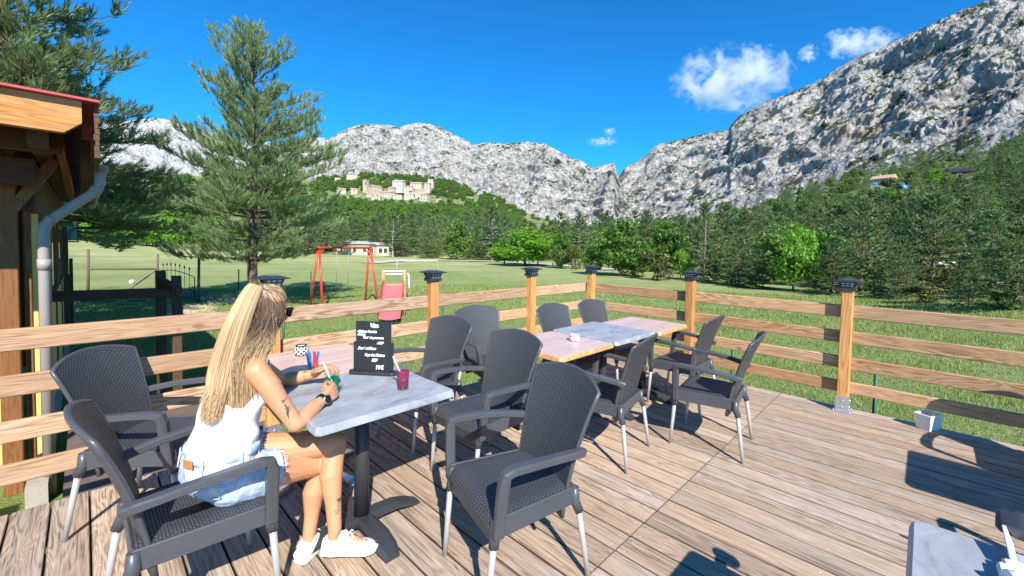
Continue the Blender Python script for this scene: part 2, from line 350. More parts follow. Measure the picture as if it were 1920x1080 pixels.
# ------------------------------------------------------------------ trees
def foliage(name, dark, light, tr=.3, hue=.0):
    t = NT(name); geo = t.n('ShaderNodeNewGeometry'); oi = t.n('ShaderNodeObjectInfo')
    r = geo.outputs['Random Per Island']; f = t.math('ADD', t.math('MULTIPLY', r, .6), t.math('MULTIPLY', oi.outputs['Random'], .4))
    c = t.mix(f, dark, light)
    d = t.n('ShaderNodeBsdfDiffuse'); t.set(d.inputs[0], c); b = t.n('ShaderNodeBsdfTranslucent'); t.set(b.inputs[0], t.mix(.5, c, tuple(min(1,x*1.5) for x in light)))
    ms = t.n('ShaderNodeMixShader'); ms.inputs[0].default_value = tr; t.t.links.new(d.outputs[0], ms.inputs[1]); t.t.links.new(b.outputs[0], ms.inputs[2])
    g = t.n('ShaderNodeBsdfGlossy'); g.inputs['Roughness'].default_value = .5; g.inputs[0].default_value = (.6,.65,.6,1)
    m2 = t.n('ShaderNodeMixShader'); m2.inputs[0].default_value = .04; t.t.links.new(ms.outputs[0], m2.inputs[1]); t.t.links.new(g.outputs[0], m2.inputs[2])
    t.t.links.new(m2.outputs[0], t.out.inputs[0]); M[name] = t.m
foliage('needles_hero', (.085,.15,.055), (.32,.42,.18), .38)
foliage('needles', (.065,.125,.04), (.25,.34,.12), .32)
foliage('needles_soft', (.05,.11,.035), (.19,.29,.10), .3)
foliage('leaves_bright', (.09,.24,.015), (.22,.42,.04), .4)
foliage('leaves', (.06,.14,.02), (.16,.28,.05), .35)
foliage('leaves_olive', (.07,.09,.02), (.17,.18,.05), .35)
foliage('leaves_yellow', (.22,.22,.02), (.42,.36,.04), .35)
simple('bark', (.16,.12,.09), .95, var=.35, sc=9, bmp=.02, spec=.1)
simple('bark_pale', (.33,.29,.25), .95, var=.3, sc=7, bmp=.015, spec=.1)
simple('dead_wood', (.45,.41,.37), .9, var=.3, sc=8, bmp=.01, spec=.1)
def tufts(P, D, L, nn, w, spread=.55, seed=0):
    """needle tufts: nn thin triangles round each twig end P, pointing along D"""
    g = np.random.default_rng(seed); n = len(P)
    P = np.repeat(P, nn, 0); D = np.repeat(D, nn, 0); L = np.repeat(L, nn)
    rv = g.normal(size=P.shape); side = np.cross(D, rv); side /= np.linalg.norm(side,axis=1,keepdims=True)+1e-9
    sp = g.uniform(.15,1,len(P))*spread; d2 = D*np.sqrt(1-np.minimum(sp,.95)**2)[:,None]+side*sp[:,None]
    st = P+D*(g.uniform(-.75,.35,len(P))*L)[:,None]; ll = L*g.uniform(.55,1.0,len(P))
    tip = st+d2*ll[:,None]; wv = np.cross(d2, g.normal(size=P.shape)); wv /= np.linalg.norm(wv,axis=1,keepdims=True)+1e-9
    wv *= (w*L)[:,None] if np.isscalar(w) else w[:,None]
    mid = st+d2*(ll*.35)[:,None]
    V = np.stack([st, mid+wv, tip, mid-wv], 1).reshape(-1,3); F = np.arange(len(V)).reshape(-1,4); return V, F
def pine(h, rbase, crown0, nwh, per, seed, tuft_l, tuft_n, dens, tw, matn='needles', shape=1.0, lean=0., droop=.12, el0=-.10, up=.3, prof=.72, bark='bark', parent_name=None, label=None, group=None, loc=(0,0,0), limbr=.05, irregular=.25):
    g = np.random.default_rng(seed)
    root = empty(parent_name or 'pine_tree', loc, 0, label, 'pine tree', group)
    tm = MB(); pts = []; rr = []
    for i in range(13):
        u = i/12; pts.append((lean*u*h*.1+.12*math.sin(u*5+seed)*rbase*4, .1*math.cos(u*4+seed)*rbase*4, u*h*.985)); rr.append(rbase*(1-u)**.8*(1.25 if i == 0 else 1)+.012)
    tm.tube([(pts[0][0],pts[0][1],-.4)]+pts, [rr[0]*1.15]+rr, 10)
    def trunk(u): k = min(11,int(u*12)); w = u*12-k; return np.array(pts[k])*(1-w)+np.array(pts[k+1])*w
    P=[];D=[];L=[]
    for i in range(nwh):
        u = crown0+(1-crown0)*(i+g.uniform(-.35,.35))/nwh; u = min(max(u,crown0*.9),.985); base = trunk(u); a0 = g.uniform(0,6.28)
        k = max(0,(u-crown0)/(1-crown0))
        for j in range(per):
            a = a0+6.283*j/per+g.uniform(-.35,.35)
            bl = shape*h*.29*(max(0.02,1-k)**prof)*(1 if k > .12 else .72+k*2.3)*g.uniform(1-irregular*1.5,1+irregular*.8)
            el = (el0+.75*k**1.3)+g.uniform(-.12,.16)
            n = max(4,int(bl/.35)); p = base.copy(); lp = [tuple(p)]; dirh = np.array([math.cos(a),math.sin(a),0]); z = el
            for s in range(n):
                z2 = z-droop*math.sin(math.pi*s/n)+ (.32*(s/n)**2)
                d = dirh*math.cos(z2)+np.array([0,0,math.sin(z2)]); d += g.normal(size=3)*.07; d /= np.linalg.norm(d); p = p+d*bl/n; lp.append(tuple(p))
                if s >= n*.18:
                    m = max(1,int(dens*(bl/n)*(1.3-.3*s/n)*2))
                    for q in range(m):
                        sa = g.choice([-1,1])*g.uniform(.35,1.25); sl = (bl*.36*(1-s/n*.6))*g.uniform(.2,1.); c_,s_ = math.cos(sa),math.sin(sa)
                        sd = np.array([d[0]*c_-d[1]*s_, d[0]*s_+d[1]*c_, d[2]+g.uniform(-.12,.42)]); sd /= np.linalg.norm(sd)
                        nt_ = max(1,int(sl/(tuft_l*.55)))
                        for e in range(nt_):
                            P.append(p-d*g.uniform(0,bl/n)+sd*sl*(e+1)/nt_+g.normal(size=3)*tuft_l*.12); D.append(sd+np.array([0,0,up])); L.append(tuft_l*g.uniform(.75,1.2))
            P.append(p); D.append(d+np.array([0,0,.3])); L.append(tuft_l*1.2)
            rl = limbr*(bl/(h*.29))+.008; tm.tube(lp, [rl*(1-.8*s/n) for s in range(n+1)], 5, cap=False)
    for e in range(6): P.append(np.array([pts[-1][0],pts[-1][1],h*(1-.012*e)])); D.append(np.array([0,0,1.])+g.normal(size=3)*.3); L.append(tuft_l*1.2)
    P = np.array(P); D = np.array(D); D /= np.linalg.norm(D,axis=1,keepdims=True); L = np.array(L)
    V,F = tufts(P,D,L,tuft_n,tw,seed=seed)
    tm.build('trunk', M[bark], root); link('crown', np_mesh('crown',V,F), M[matn], root)
    return root
def leafy(h, cw, crown0, seed, n, ls, matn, nb=9, label=None, group=None, name='broadleaf_tree', cat='tree', trunks=1, tr=.09, bark='bark', loc=(0,0,0), gappy=.5, taper=.0):
    g = np.random.default_rng(seed); root = empty(name, loc, 0, label, cat, group); tm = MB(); cl = []
    for t_ in range(trunks):
        a = g.uniform(0,6.28); off = np.array([math.cos(a),math.sin(a),0])*(.0 if trunks == 1 else cw*.12)
        top = np.array([math.cos(a),math.sin(a),0])*(cw*.1 if trunks == 1 else cw*.33)+np.array([0,0,h*.82])
        pt = [off+np.array([0,0,-.3])]+[off*(1-u)+top*u+g.normal(size=3)*.03*h*np.array([1,1,0])*u for u in np.linspace(0,1,7)]
        tm.tube([tuple(x) for x in pt], [tr*h/4*1.15]+[tr*h/4*(1-.85*u) for u in np.linspace(0,1,7)], 8)
        for b in range(max(2,nb//trunks)):
            u = g.uniform(crown0,.95); s = off*(1-u)+top*u; a = g.uniform(0,6.28)
            k = (u-crown0)/(1-crown0); w = cw*.5*(math.sqrt(max(0,1-(2*k-.85)**2*.75)))*g.uniform(.55,1.)*(1-taper*k)
            e = s+np.array([math.cos(a)*w,math.sin(a)*w,h*g.uniform(.02,.16)])
            tm.tube([tuple(s),tuple((s+e)/2+np.array([0,0,-.02*h])),tuple(e)], [tr*h/4*.35,tr*h/4*.22,.008], 5, cap=False)
            for c in range(3): cl.append((s+(e-s)*g.uniform(.45,1.05)+g.normal(size=3)*cw*.07, cw*g.uniform(.11,.21)))
    for c in range(int(nb*1.6)):
        a = g.uniform(0,6.28); k = g.uniform(0,1); w = cw*.5*math.sqrt(max(0.02,1-(2*k-.85)**2*.8))*(1-taper*k)*g.uniform(.3,.95)
        cl.append((np.array([math.cos(a)*w,math.sin(a)*w,h*(crown0+(1-crown0)*k*.93)]), cw*g.uniform(.09,.17)))
    C = np.array([c for c,_ in cl]); Rr = np.array([r for _,r in cl]); pr = Rr**2/np.sum(Rr**2); idx = g.choice(len(C), n, p=pr)
    dv = g.normal(size=(n,3)); dv /= np.linalg.norm(dv,axis=1,keepdims=True); rr = g.uniform(.35,1.0,n)**.6
    P = C[idx]+dv*(Rr[idx]*rr)[:,None]*np.array([1.1,1.1,.8]); keep = P[:,2] > .12*h*crown0; P = P[keep]; dv = dv[keep]; n = len(P)
    nr = dv+g.normal(size=(n,3))*.8+np.array([0,0,.4]); nr /= np.linalg.norm(nr,axis=1,keepdims=True)
    t1 = np.cross(nr, g.normal(size=(n,3))); t1 /= np.linalg.norm(t1,axis=1,keepdims=True); t2 = np.cross(nr,t1); s_ = (ls*g.uniform(.6,1.25,n))[:,None]
    V = np.stack([P-t1*s_, P+t2*s_*.6+nr*s_*.2, P+t1*s_, P-t2*s_*.6-nr*s_*.1],1).reshape(-1,3)
    tm.build('trunk', M[bark], root); link('crown', np_mesh('crown',V,np.arange(len(V)).reshape(-1,4)), M[matn], root); return root
def place(root, p, s=1., rz=None, sz=None):
    root.location = p; root.scale = (s,s,sz or s); root.rotation_euler = (0,0,random.uniform(0,6.28) if rz is None else rz); return root
used = set()
def inst(proto, p, s=1., label=None, group=None, rz=None, sz=None):
    r = proto if proto.name not in used else copy_tree(proto)
    used.add(proto.name); place(r, p, s, rz, sz)
    if label: r['label'] = label
    if group: r['group'] = group
    return r
# the lone pine in the meadow and the big one behind the cabin
p = on_ground(478, 18.2)
pine(10.2, .17, .19, 24, 7, 11, .24, 24, 5.6, .034, 'needles_hero', up=.75, prof=.60, shape=1.12, label='tall lone pine with upswept branch tips standing before the grey mountain', loc=p, limbr=.038, irregular=.40, lean=-.1, el0=.10, droop=.10)
p = on_ground(0, 15.5)
pine(14.5, .24, .30, 27, 8, 5, .27, 20, 6.0, .040, 'needles_hero', up=.6, shape=.64, label='dense big pine rising behind the red edged cabin roof', loc=p, limbr=.042, irregular=.36, el0=.05, droop=.10)
p = on_ground(112, 19)
pine(7.6, .15, .36, 18, 8, 8, .28, 18, 5.0, .040, 'needles_hero', up=.5, shape=1.62, label='lower broad pine between the cabin and the lone pine, its trunk behind the cabin', loc=p, limbr=.04, irregular=.4)
pines = [pine(8., .12, .05, 18, 6, 20+i, .38, 12, 2.5, .10, ('needles','needles_soft')[i%2], shape=(1.15,1.4,1.0,1.55,1.25)[i], irregular=.3) for i in range(5)]
tallp = [pine(9., .14, .32, 12, 6, 40+i, .42, 12, 2.5, .10, 'needles_soft', shape=1.35, irregular=.35, bark='bark_pale') for i in range(2)]
oaks = [leafy(6., 5.2, .22, 50+i, 5200, .17, ('leaves_bright','leaves','leaves')[i], 14) for i in range(3)]
bushes = [leafy(2.4, 2.6, .02, 60+i, 1500, .13, ('leaves','leaves_olive','leaves_bright')[i], 8, name='shrub', cat='shrub', trunks=3) for i in range(3)]
def occupied_r(px, r):  # view distance test only used to keep trees off the meadow
    return r
LP_R = 'dark green pine of the wooded slope on the right, one among many'
GP_R = 'pines on the wooded slope at the right'
# --- right slope
g = np.random.default_rng(77); cnt = 0
def edge_r(px): return float(np.interp(px, [h[0] for h in HC], [h[1][0][0] for h in HC]))
def top_r(px): return float(np.interp(px, [h[0] for h in HC], [h[1][3][0] for h in HC]))
far_pts = []; rest_oak = []
clear = [(1640,210,26),(1655,185,20),(1600,175,16),(1800,190,14),(1560,150,14)]
def in_clear(p):
    for px,r,w in clear:
        c = on_ground(px,r)
        if (p-c).length < w*.55: return True
    return False
tries = 0
for px,r in sorted([(g.uniform(1190,2080), None) for _ in range(2300)]):
    r0 = edge_r(px); r1 = top_r(px); u = g.uniform(0,1)**1.25; r = r0*1.09+2+(r1-r0)*u
    P = on_ground(px, r)
    if in_clear(P): continue
    far_pts.append((r,px,P))
far_pts.sort(key=lambda a:a[0]); kept = []
for r,px,P in far_pts:
    md = 2.0+r*.018
    if all((P.x-q.x)**2+(P.y-q.y)**2 > md*md for _,_,q in kept): kept.append((r,px,P))
n_pine = 0; rest_pine = []
for r,px,P in kept:
    if g.uniform() < (.36 if r > 75 else .10):
        if r > 190: rest_oak.append((P, g.uniform(.6,.95))); continue
        inst(oaks[int(g.integers(0,3))], P, g.uniform(.4,.95), 'light green broadleaf tree among the pines of the right hand slope', 'broadleaf trees scattered on the right slope'); continue
    s = g.uniform(.55,1.2)*np.interp(r,[20,60,250],[.50,.80,1.05])
    if n_pine < 190: inst(pines[int(g.integers(0,5))], P, s, LP_R, GP_R, sz=s*g.uniform(.95,1.2)); n_pine += 1
    else: rest_pine.append((P,s))
# --- wooded bank behind the meadow, centre and left
LP_C = 'grey green pine of the dense wood across the meadow, one among many'
GP_C = 'pines of the wood across the meadow'
kc = []
for _ in range(2600):
    px = g.uniform(470,1190); r0 = edge_r(px); u = g.uniform(0,1)
    if px < 880: r = r0*1.13+4+u*(250 if px > 690 else 330)
    elif px < 930: r = r0*1.13+4+u*230
    else: r = r0*1.2+12+u*60
    kc.append((r,px,on_ground(px,r)))
kc.sort(key=lambda a:a[0]); kept2 = []
for r,px,P in kc:
    md = 3.3+r*.022
    if all((P.x-q.x)**2+(P.y-q.y)**2 > md*md for _,_,q in kept2): kept2.append((r,px,P))
n_c = 0
for r,px,P in kept2:
    if 322 < r < 400 and 600 < px < 830: continue
    if 640 < px < 735 and r < 108: continue
    far = r > 150
    if r > 235: rest_oak.append((P, g.uniform(.7,1.15))); continue
    if far and g.uniform() < .8 or (not far and g.uniform() < .07) or (px > 930 and g.uniform() < .5):
        inst(oaks[int(g.integers(1,3))] if g.uniform() < .75 else oaks[0], P, g.uniform(.7,1.15), 'rounded mid green tree on the wooded hillside below the village', 'broadleaf trees on the hillside below the village'); continue
    s = g.uniform(.85,1.1)*np.interp(r,[50,110,250],[.92,1.1,1.1])
    pr = tallp[int(g.integers(0,2))] if r < 120 and g.uniform() < .65 else pines[int(g.integers(0,5))]
    if n_c < 95: inst(pr, P, s, LP_C, GP_C); n_c += 1
    else: rest_pine.append((P,s))
def merged(name, protos, pts, matn, label, cat, seed):
    """one mass of far trees: thinned copies of the crowns in one mesh"""
    gg = np.random.default_rng(seed); VV = []
    for P,s in pts:
        cr = [c for c in protos[int(gg.integers(0,len(protos)))].children if c.name.startswith('crown')][0].data
        co = np.empty(len(cr.vertices)*3, dtype=np.float32); cr.vertices.foreach_get('co', co); co = co.reshape(-1,4,3)
        co = co[gg.permutation(len(co))[:min(len(co),2200)]]; ctr = co.mean(1,keepdims=True); co = ctr+(co-ctr)*1.7
        a = gg.uniform(0,6.28); c_,s_ = math.cos(a),math.sin(a); q = co.reshape(-1,3)*s
        q = np.c_[q[:,0]*c_-q[:,1]*s_, q[:,0]*s_+q[:,1]*c_, q[:,2]]+np.array([P.x,P.y,P.z]); VV.append(q)
    V = np.concatenate(VV); o = link(name, np_mesh(name,V,np.arange(len(V)).reshape(-1,4)), M[matn]); return tag(o,label,cat,None,'stuff')
if rest_pine: merged('far_wood', pines, rest_pine, 'needles', 'far pine wood covering the upper slopes', 'wood', 3)
# --- left: hedgerow and hillside behind the lone pine
for i in range(30):
    px = g.uniform(130,470); r = edge_r(px)*g.uniform(1.08,1.35)
    inst(oaks[int(g.integers(0,3))], on_ground(px,r), g.uniform(.75,1.1), 'light green bushy tree of the hedgerow behind the left meadow', 'hedgerow trees behind the left meadow')
for i in range(150):
    px = g.uniform(120,640); r = g.uniform(150,440)
    if r > 260: rest_oak.append((on_ground(px,r), g.uniform(.9,1.4))); continue
    inst(oaks[int(g.integers(1,3))], on_ground(px,r), g.uniform(.9,1.4), 'green tree of the far hillside behind the lone pine', 'trees on the far left hillside')
for i in range(760):
    k = g.uniform()
    if k < .40: px = g.uniform(590,880); r = g.uniform(392,500)
    elif k < .62: px = g.uniform(590,850); r = g.uniform(230,330)
    else: px = g.uniform(815,985); r = g.uniform(180,470)
    rest_oak.append((on_ground(px,r), g.uniform(.5,1.05)))
merged('far_broadleaf_wood', oaks[1:], rest_oak, 'leaves', 'far green broadleaf wood on the hillsides round the village', 'wood', 4)
# --- scrub on the open hillside in the middle and round the village
for i in range(290):
    k = g.uniform()
    if k < .55: px = g.uniform(850,1180); r = g.uniform(150,top_r(px)*1.05)
    elif k < .85: px = g.uniform(590,860); r = g.uniform(395,500)
    else: px = g.uniform(1480,1800); r = g.uniform(130,250)
    inst(bushes[int(g.integers(0,2))], on_ground(px,r), g.uniform(1.0,2.3), 'dark green bush dotted over the dry grassy hillside', 'bushes on the dry hillside')
# --- single trees along the meadow edge
def solo(kind, px, py_base, py_top, label, w=1., proto=None):
    P = ground_at(px, py_base); hn = math.hypot(P.x,P.y); depth = P.x*CM[2][0]+P.y*CM[2][1]
    h = (py_base-py_top)/FPX*depth; s = h/{'o':6.,'p':8.,'b':2.4,'t':9.}[kind]
    pr = {'o':oaks,'p':pines,'b':bushes,'t':tallp}[kind][proto or 0]
    r = inst(pr, P, s*w, label, None, sz=s); 
    if 'group' in r: del r['group']
    return r
solo('o', 985, 499, 425, 'bright green broad tree at the meadow edge behind the second post from the corner', 1.75, 0)
solo('o', 945, 497, 448, 'bright green tree touching the pine wood on the left of the bright broad tree', 1.35, 0)
solo('o', 1052, 503, 440, 'mid green tree just right of the bright broad tree', .9, 1)
solo('b', 1078, 505, 460, 'thin yellowish tree between two green trees at the meadow edge', .7, 1)
solo('o', 1115, 515, 450, 'dark tree with low hanging boughs behind the corner post', .8, 2)
solo('o', 1165, 518, 415, 'large grey green tree with several trunks, right of the corner post', 1.0, 1)
solo('o', 1205, 520, 455, 'soft green tree leaning right beside the many trunked tree', .9, 2)
solo('b', 1243, 526, 470, 'olive yellow bush left of the small bright tree', 1.0, 1)
solo('o', 1276, 524, 466, 'small bright green tree behind the post with the shaded rail end', .7, 0)
solo('p', 1418, 541, 468, 'small dark pine with a clear trunk left of the bright maple', 1.2, 3)
solo('o', 1487, 546, 418, 'bright green young maple with pale trunk in front of the right hand pines', .72, 0)
solo('p', 1560, 552, 445, 'broad pine right behind the post with the metal foot', 1.3, 1)
solo('p', 1650, 558, 505, 'short young pine at the foot of the slope right of the tall post', 1.2, 3)
solo('p', 1683, 561, 460, 'mid height pine behind the short young pine', 1.1, 0)
solo('p', 1818, 573, 470, 'slender grey green young pine in front of the white van', 1.0, 2)
solo('b', 1740, 566, 535, 'olive bush at the foot of the right hand pines', 1.7, 1)
solo('b', 1875, 578, 540, 'dark bush at the right end of the meadow edge', 1.4, 0)
solo('p', 1905, 577, 415, 'tall dense pine at the right border of the picture', 1.2, 0)
solo('p', 1340, 530, 430, 'pine behind the utility pole', 1.3, 4)
solo('p', 1385, 536, 445, 'pine between the utility pole and the small dark pine', 1.2, 1)
yt = solo('b', 1086, 498, 468, 'small yellow leaved tree among the green ones', .7, 2)
# pale dead tree at the wood edge
dt = MB(); base = ground_at(1008,498); gg = random.Random(4)
dt.tube([(0,0,-.2),(.05,0,1.),(-.15,.05,2.),(-.3,0,2.9)], [.09,.07,.045,.012], 7)
for k in range(9):
    z = 1.0+k*.22; a = gg.uniform(0,6.28); l = gg.uniform(.5,1.1); dt.tube([(-.02*k,0,z),(math.cos(a)*l*.5,math.sin(a)*l*.5,z+.35),(math.cos(a)*l,math.sin(a)*l,z+.75)], [.03,.018,.006], 5, cap=False)
o = dt.build('dead_tree', M['dead_wood']); o.location = base; o.scale = (1.25,)*3; tag(o, 'pale bare dead tree in front of the bright broad tree', 'dead tree')
# ------------------------------------------------------------------ terrace
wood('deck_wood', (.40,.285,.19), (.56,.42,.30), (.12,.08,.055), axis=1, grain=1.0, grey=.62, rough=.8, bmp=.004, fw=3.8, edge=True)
wood('rail_wood_x', (.44,.25,.125), (.56,.37,.21), (.22,.105,.045), axis=0, grain=1.0, grey=.30, rough=.65, rw=.6)
wood('rail_wood_y', (.44,.24,.105), (.55,.35,.175), (.21,.10,.04), axis=1, grain=1.0, grey=.22, rough=.65, rw=.6)
wood('post_wood', (.50,.23,.07), (.62,.35,.14), (.27,.12,.04), axis=2, grain=1.1, rough=.6)
simple('galvanised', (.62,.64,.66), .38, .85, var=.15, sc=25)
simple('lamp_black', (.03,.034,.04), .45, var=.2, sc=10)
simple('solar_glass', (.10,.16,.22), .12, var=.1, sc=10)
simple('lamp_panes', (.72,.74,.74), .3, var=.05)
simple('steel', (.7,.7,.7), .3, 1., var=.05)
simple('joist_wood', (.16,.12,.09), .9, var=.3, sc=5)
gd = random.Random(5)
dk = MB(); X0, X1, Y1 = -3.3, 5.10, 3.552
nb = int(round((X1-X0)/.15)); joint = [1.065,-2.6]
for i in range(nb+1):
    x = -.0025+.15*(i-round((0-X0)/.15)); 
    if x > X1-.05: break
    for a,b in ((Y1,joint[0]+.001),(joint[0]-.001,joint[1]+.002),(joint[1]-.002,-5.)):
        dk.cur = gd.random(); dk.box((x+.075,(a+b)/2,-.0135+gd.uniform(-.0008,.0008)), (.1432,a-b,.027), bev=.0035)
dk.cur = .01
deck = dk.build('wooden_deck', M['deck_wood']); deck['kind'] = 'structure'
jb = MB()
for y in np.arange(-4.8,3.5,.6): jb.box(((X0+X1)/2,float(y),-.10), (X1-X0-.06,.06,.14))
for y in (3.50,-4.98): jb.box(((X0+X1)/2,y,-.125), (X1-X0,.04,.19))
jb.box((5.02,-.7,-.125),(.04,8.5,.19))
for x in (-2,0,2.5,4.9):
    for y in (3.3,0,-3): jb.box((x,y,-.6),(.12,.12,.85))
o = jb.build('deck_frame', M['joist_wood']); o['kind'] = 'structure'
sc = MB()   # screw heads
for i in range(nb):
    x = -.0025+.15*(i-round((0-X0)/.15))
    for y in (1.03,1.10,3.50,.3,-.5,1.9,2.7):
        for dx in (.03,.115): sc.lathe((x+dx,y+gd.uniform(-.006,.006),-.0005), [(.0,.0012),(.0035,.001),(.004,-.001)], 6)
o = sc.build('deck_screws', M['galvanised']); o['kind'] = 'structure'
# railings: posts with galvanised foot and solar cap, four rails
def post(root, x, y, hgt=1.165):
    mb = MB(); mb.cur = gd.random(); mb.box((x,y,.13+(hgt-.13)/2), (.09,.09,hgt-.13), bev=.005); po = mb.build('post', M['post_wood'], root)
    b = MB()
    for s in (-1,1): b.box((x+s*.048,y,.075), (.004,.092,.15)); b.box((x,y+s*.048,.075), (.0999,.004,.15))
    b.box((x,y,.004), (.15,.15,.008), bev=.003)
    for s in (-1,1):
        b.tube([(x-.05,y,.045+.06*(s+1)/2),(x-.058,y,.045+.06*(s+1)/2)], .009, 6); b.tube([(x,y-.05,.045+.06*(s+1)/2),(x,y-.058,.045+.06*(s+1)/2)], .009, 6)
        for q in (-1,1): b.tube([(x+s*.062,y+q*.062,.008),(x+s*.062,y+q*.062,.016)], .007, 6)
    b.build('metal_foot', M['galvanised'], po)
    c = MB(); z = hgt
    c.box((x,y,z+.004), (.125,.125,.03), bev=.003); 
    for k in range(3):   # flared lantern body
        for a in range(4):
            an = a*math.pi/2; dx,dy = math.cos(an),math.sin(an)
            for q in (-1.5,-.5,.5,1.5):
                w0 = .048; w1 = .058+.004
                p0 = Vector((x+dx*w0-dy*q*.030, y+dy*w0+dx*q*.030, z+.018)); p1 = Vector((x+dx*(w1+.004)-dy*q*.036, y+dy*(w1+.004)+dx*q*.036, z+.060))
                if k == 0: c.bar(p0,p1,.006,.006,up=(dx,dy,0))
    for zz,w in ((.040,.110),(.062,.126)):
        for s in (-1,1): c.box((x+s*w/2,y,z+zz),(.007,w,.006)); c.box((x,y+s*w/2,z+zz),(w,.007,.006))
    # roof brim
    rv = []; 
    for w,zz in ((.062,.064),(.098,.070),(.098,.076),(.05,.090),(.0,.092)): rv.append([(x+a*w,y+b_*w,z+zz) for a,b_ in ((-1,-1),(1,-1),(1,1),(-1,1))])
    c.add([p for r in rv for p in r], [(i*4+j,i*4+(j+1)%4,(i+1)*4+(j+1)%4,(i+1)*4+j) for i in range(4) for j in range(4)])
    cp = c.build('cap_lamp', M['lamp_black'], po)
    g_ = MB(); g_.add([(x-.044,y-.044,z+.018),(x+.044,y-.044,z+.018),(x+.044,y+.044,z+.018),(x-.044,y+.044,z+.018),(x-.056,y-.056,z+.063),(x+.056,y-.056,z+.063),(x+.056,y+.056,z+.063),(x-.056,y+.056,z+.063)], [(0,1,5,4),(1,2,6,5),(2,3,7,6),(3,0,4,7)]); g_.build('pane', M['lamp_panes'], po)
    s_ = MB(); s_.box((x,y,z+.0925),(.085,.085,.004)); s_.build('solar_cell', M['solar_glass'], po)
RZ = [(.948,.120),(.700,.115),(.453,.115),(.218,.110)]
rl = empty('deck_railing', (2.,3.5,0), 0, 'wooden terrace railing on the left side behind the woman, facing the cabin and the swing', 'railing')
rr_ = empty('deck_railing', (4.97,0,0), 0, 'wooden terrace railing on the right side towards the mountain slope', 'railing')
def child_fix(root):
    for c in root.children:
        c.location = (-root.location.x,-root.location.y,0)
lx = [-1.86,-.45,.95,2.35,3.77]
for x in lx: post(rl, x, 3.50)
post(rl, 4.97, 3.45)
for (z,h) in RZ:
    xs = [-3.3]+lx+[4.925]
    for i in range(len(xs)-1):
        a = xs[i]+.002; b = xs[i+1]-.002 if i < len(xs)-2 else 4.990
        mb = MB(); mb.cur = gd.random(); mb.box(((a+b)/2,3.540,z+gd.uniform(-.003,.003)), (b-a,.034,h), bev=.006); mb.build('rail', M['rail_wood_x'], rl)
ry = [2.02,.525,-.95,-2.4]
for y in ry: post(rr_, 4.97, y)
for (z,h) in RZ:
    ys = [3.40]+ry
    for i in range(len(ys)-1):
        a = (ys[i]-.002) if i else 3.552; b = ys[i+1]+.002
        mb = MB(); mb.cur = gd.random(); mb.box((5.018,(a+b)/2,z+gd.uniform(-.003,.003)), (.034,a-b,h), bev=.006); mb.build('rail', M['rail_wood_y'], rr_)
child_fix(rl); child_fix(rr_)
# ------------------------------------------------------------------ chairs
def weave(name, col, su, sv, rough=.42):
    t = NT(name); v = t.n('ShaderNodeUVMap').outputs[0]; sp = t.n('ShaderNodeSeparateXYZ'); t.set(sp.inputs[0], v)
    b = t.math('MULTIPLY', sp.outputs[1], sv); row = t.math('FLOOR', b)
    a = t.math('ADD', t.math('MULTIPLY', sp.outputs[0], su), t.math('MULTIPLY', t.math('MODULO', row, 2.), .5))
    s1 = t.math('ABSOLUTE', t.math('SINE', t.math('MULTIPLY', a, math.pi))); s2 = t.math('ABSOLUTE', t.math('SINE', t.math('MULTIPLY', b, math.pi)))
    h = t.math('POWER', t.math('MULTIPLY', s1, s2), .55)
    c = t.mix(t.rng(h, .15, .7, 0, 1), tuple(x*.45 for x in col), col)
    n = t.noise(t.co(), 9, 4); c = t.mix(t.math('MULTIPLY', n, .25), c, tuple(x*1.5 for x in col))
    M[name] = t.prin(c, rough, 0, t.bump(h, .8, .004), .45)
weave('resin_weave', (.060,.065,.073), 1/.022, 1/.011)
simple('resin', (.066,.070,.079), .38, var=.12, sc=5, bmp=.0006, spec=.5)
simple('aluminium', (.50,.49,.47), .36, .35, var=.08, sc=12)
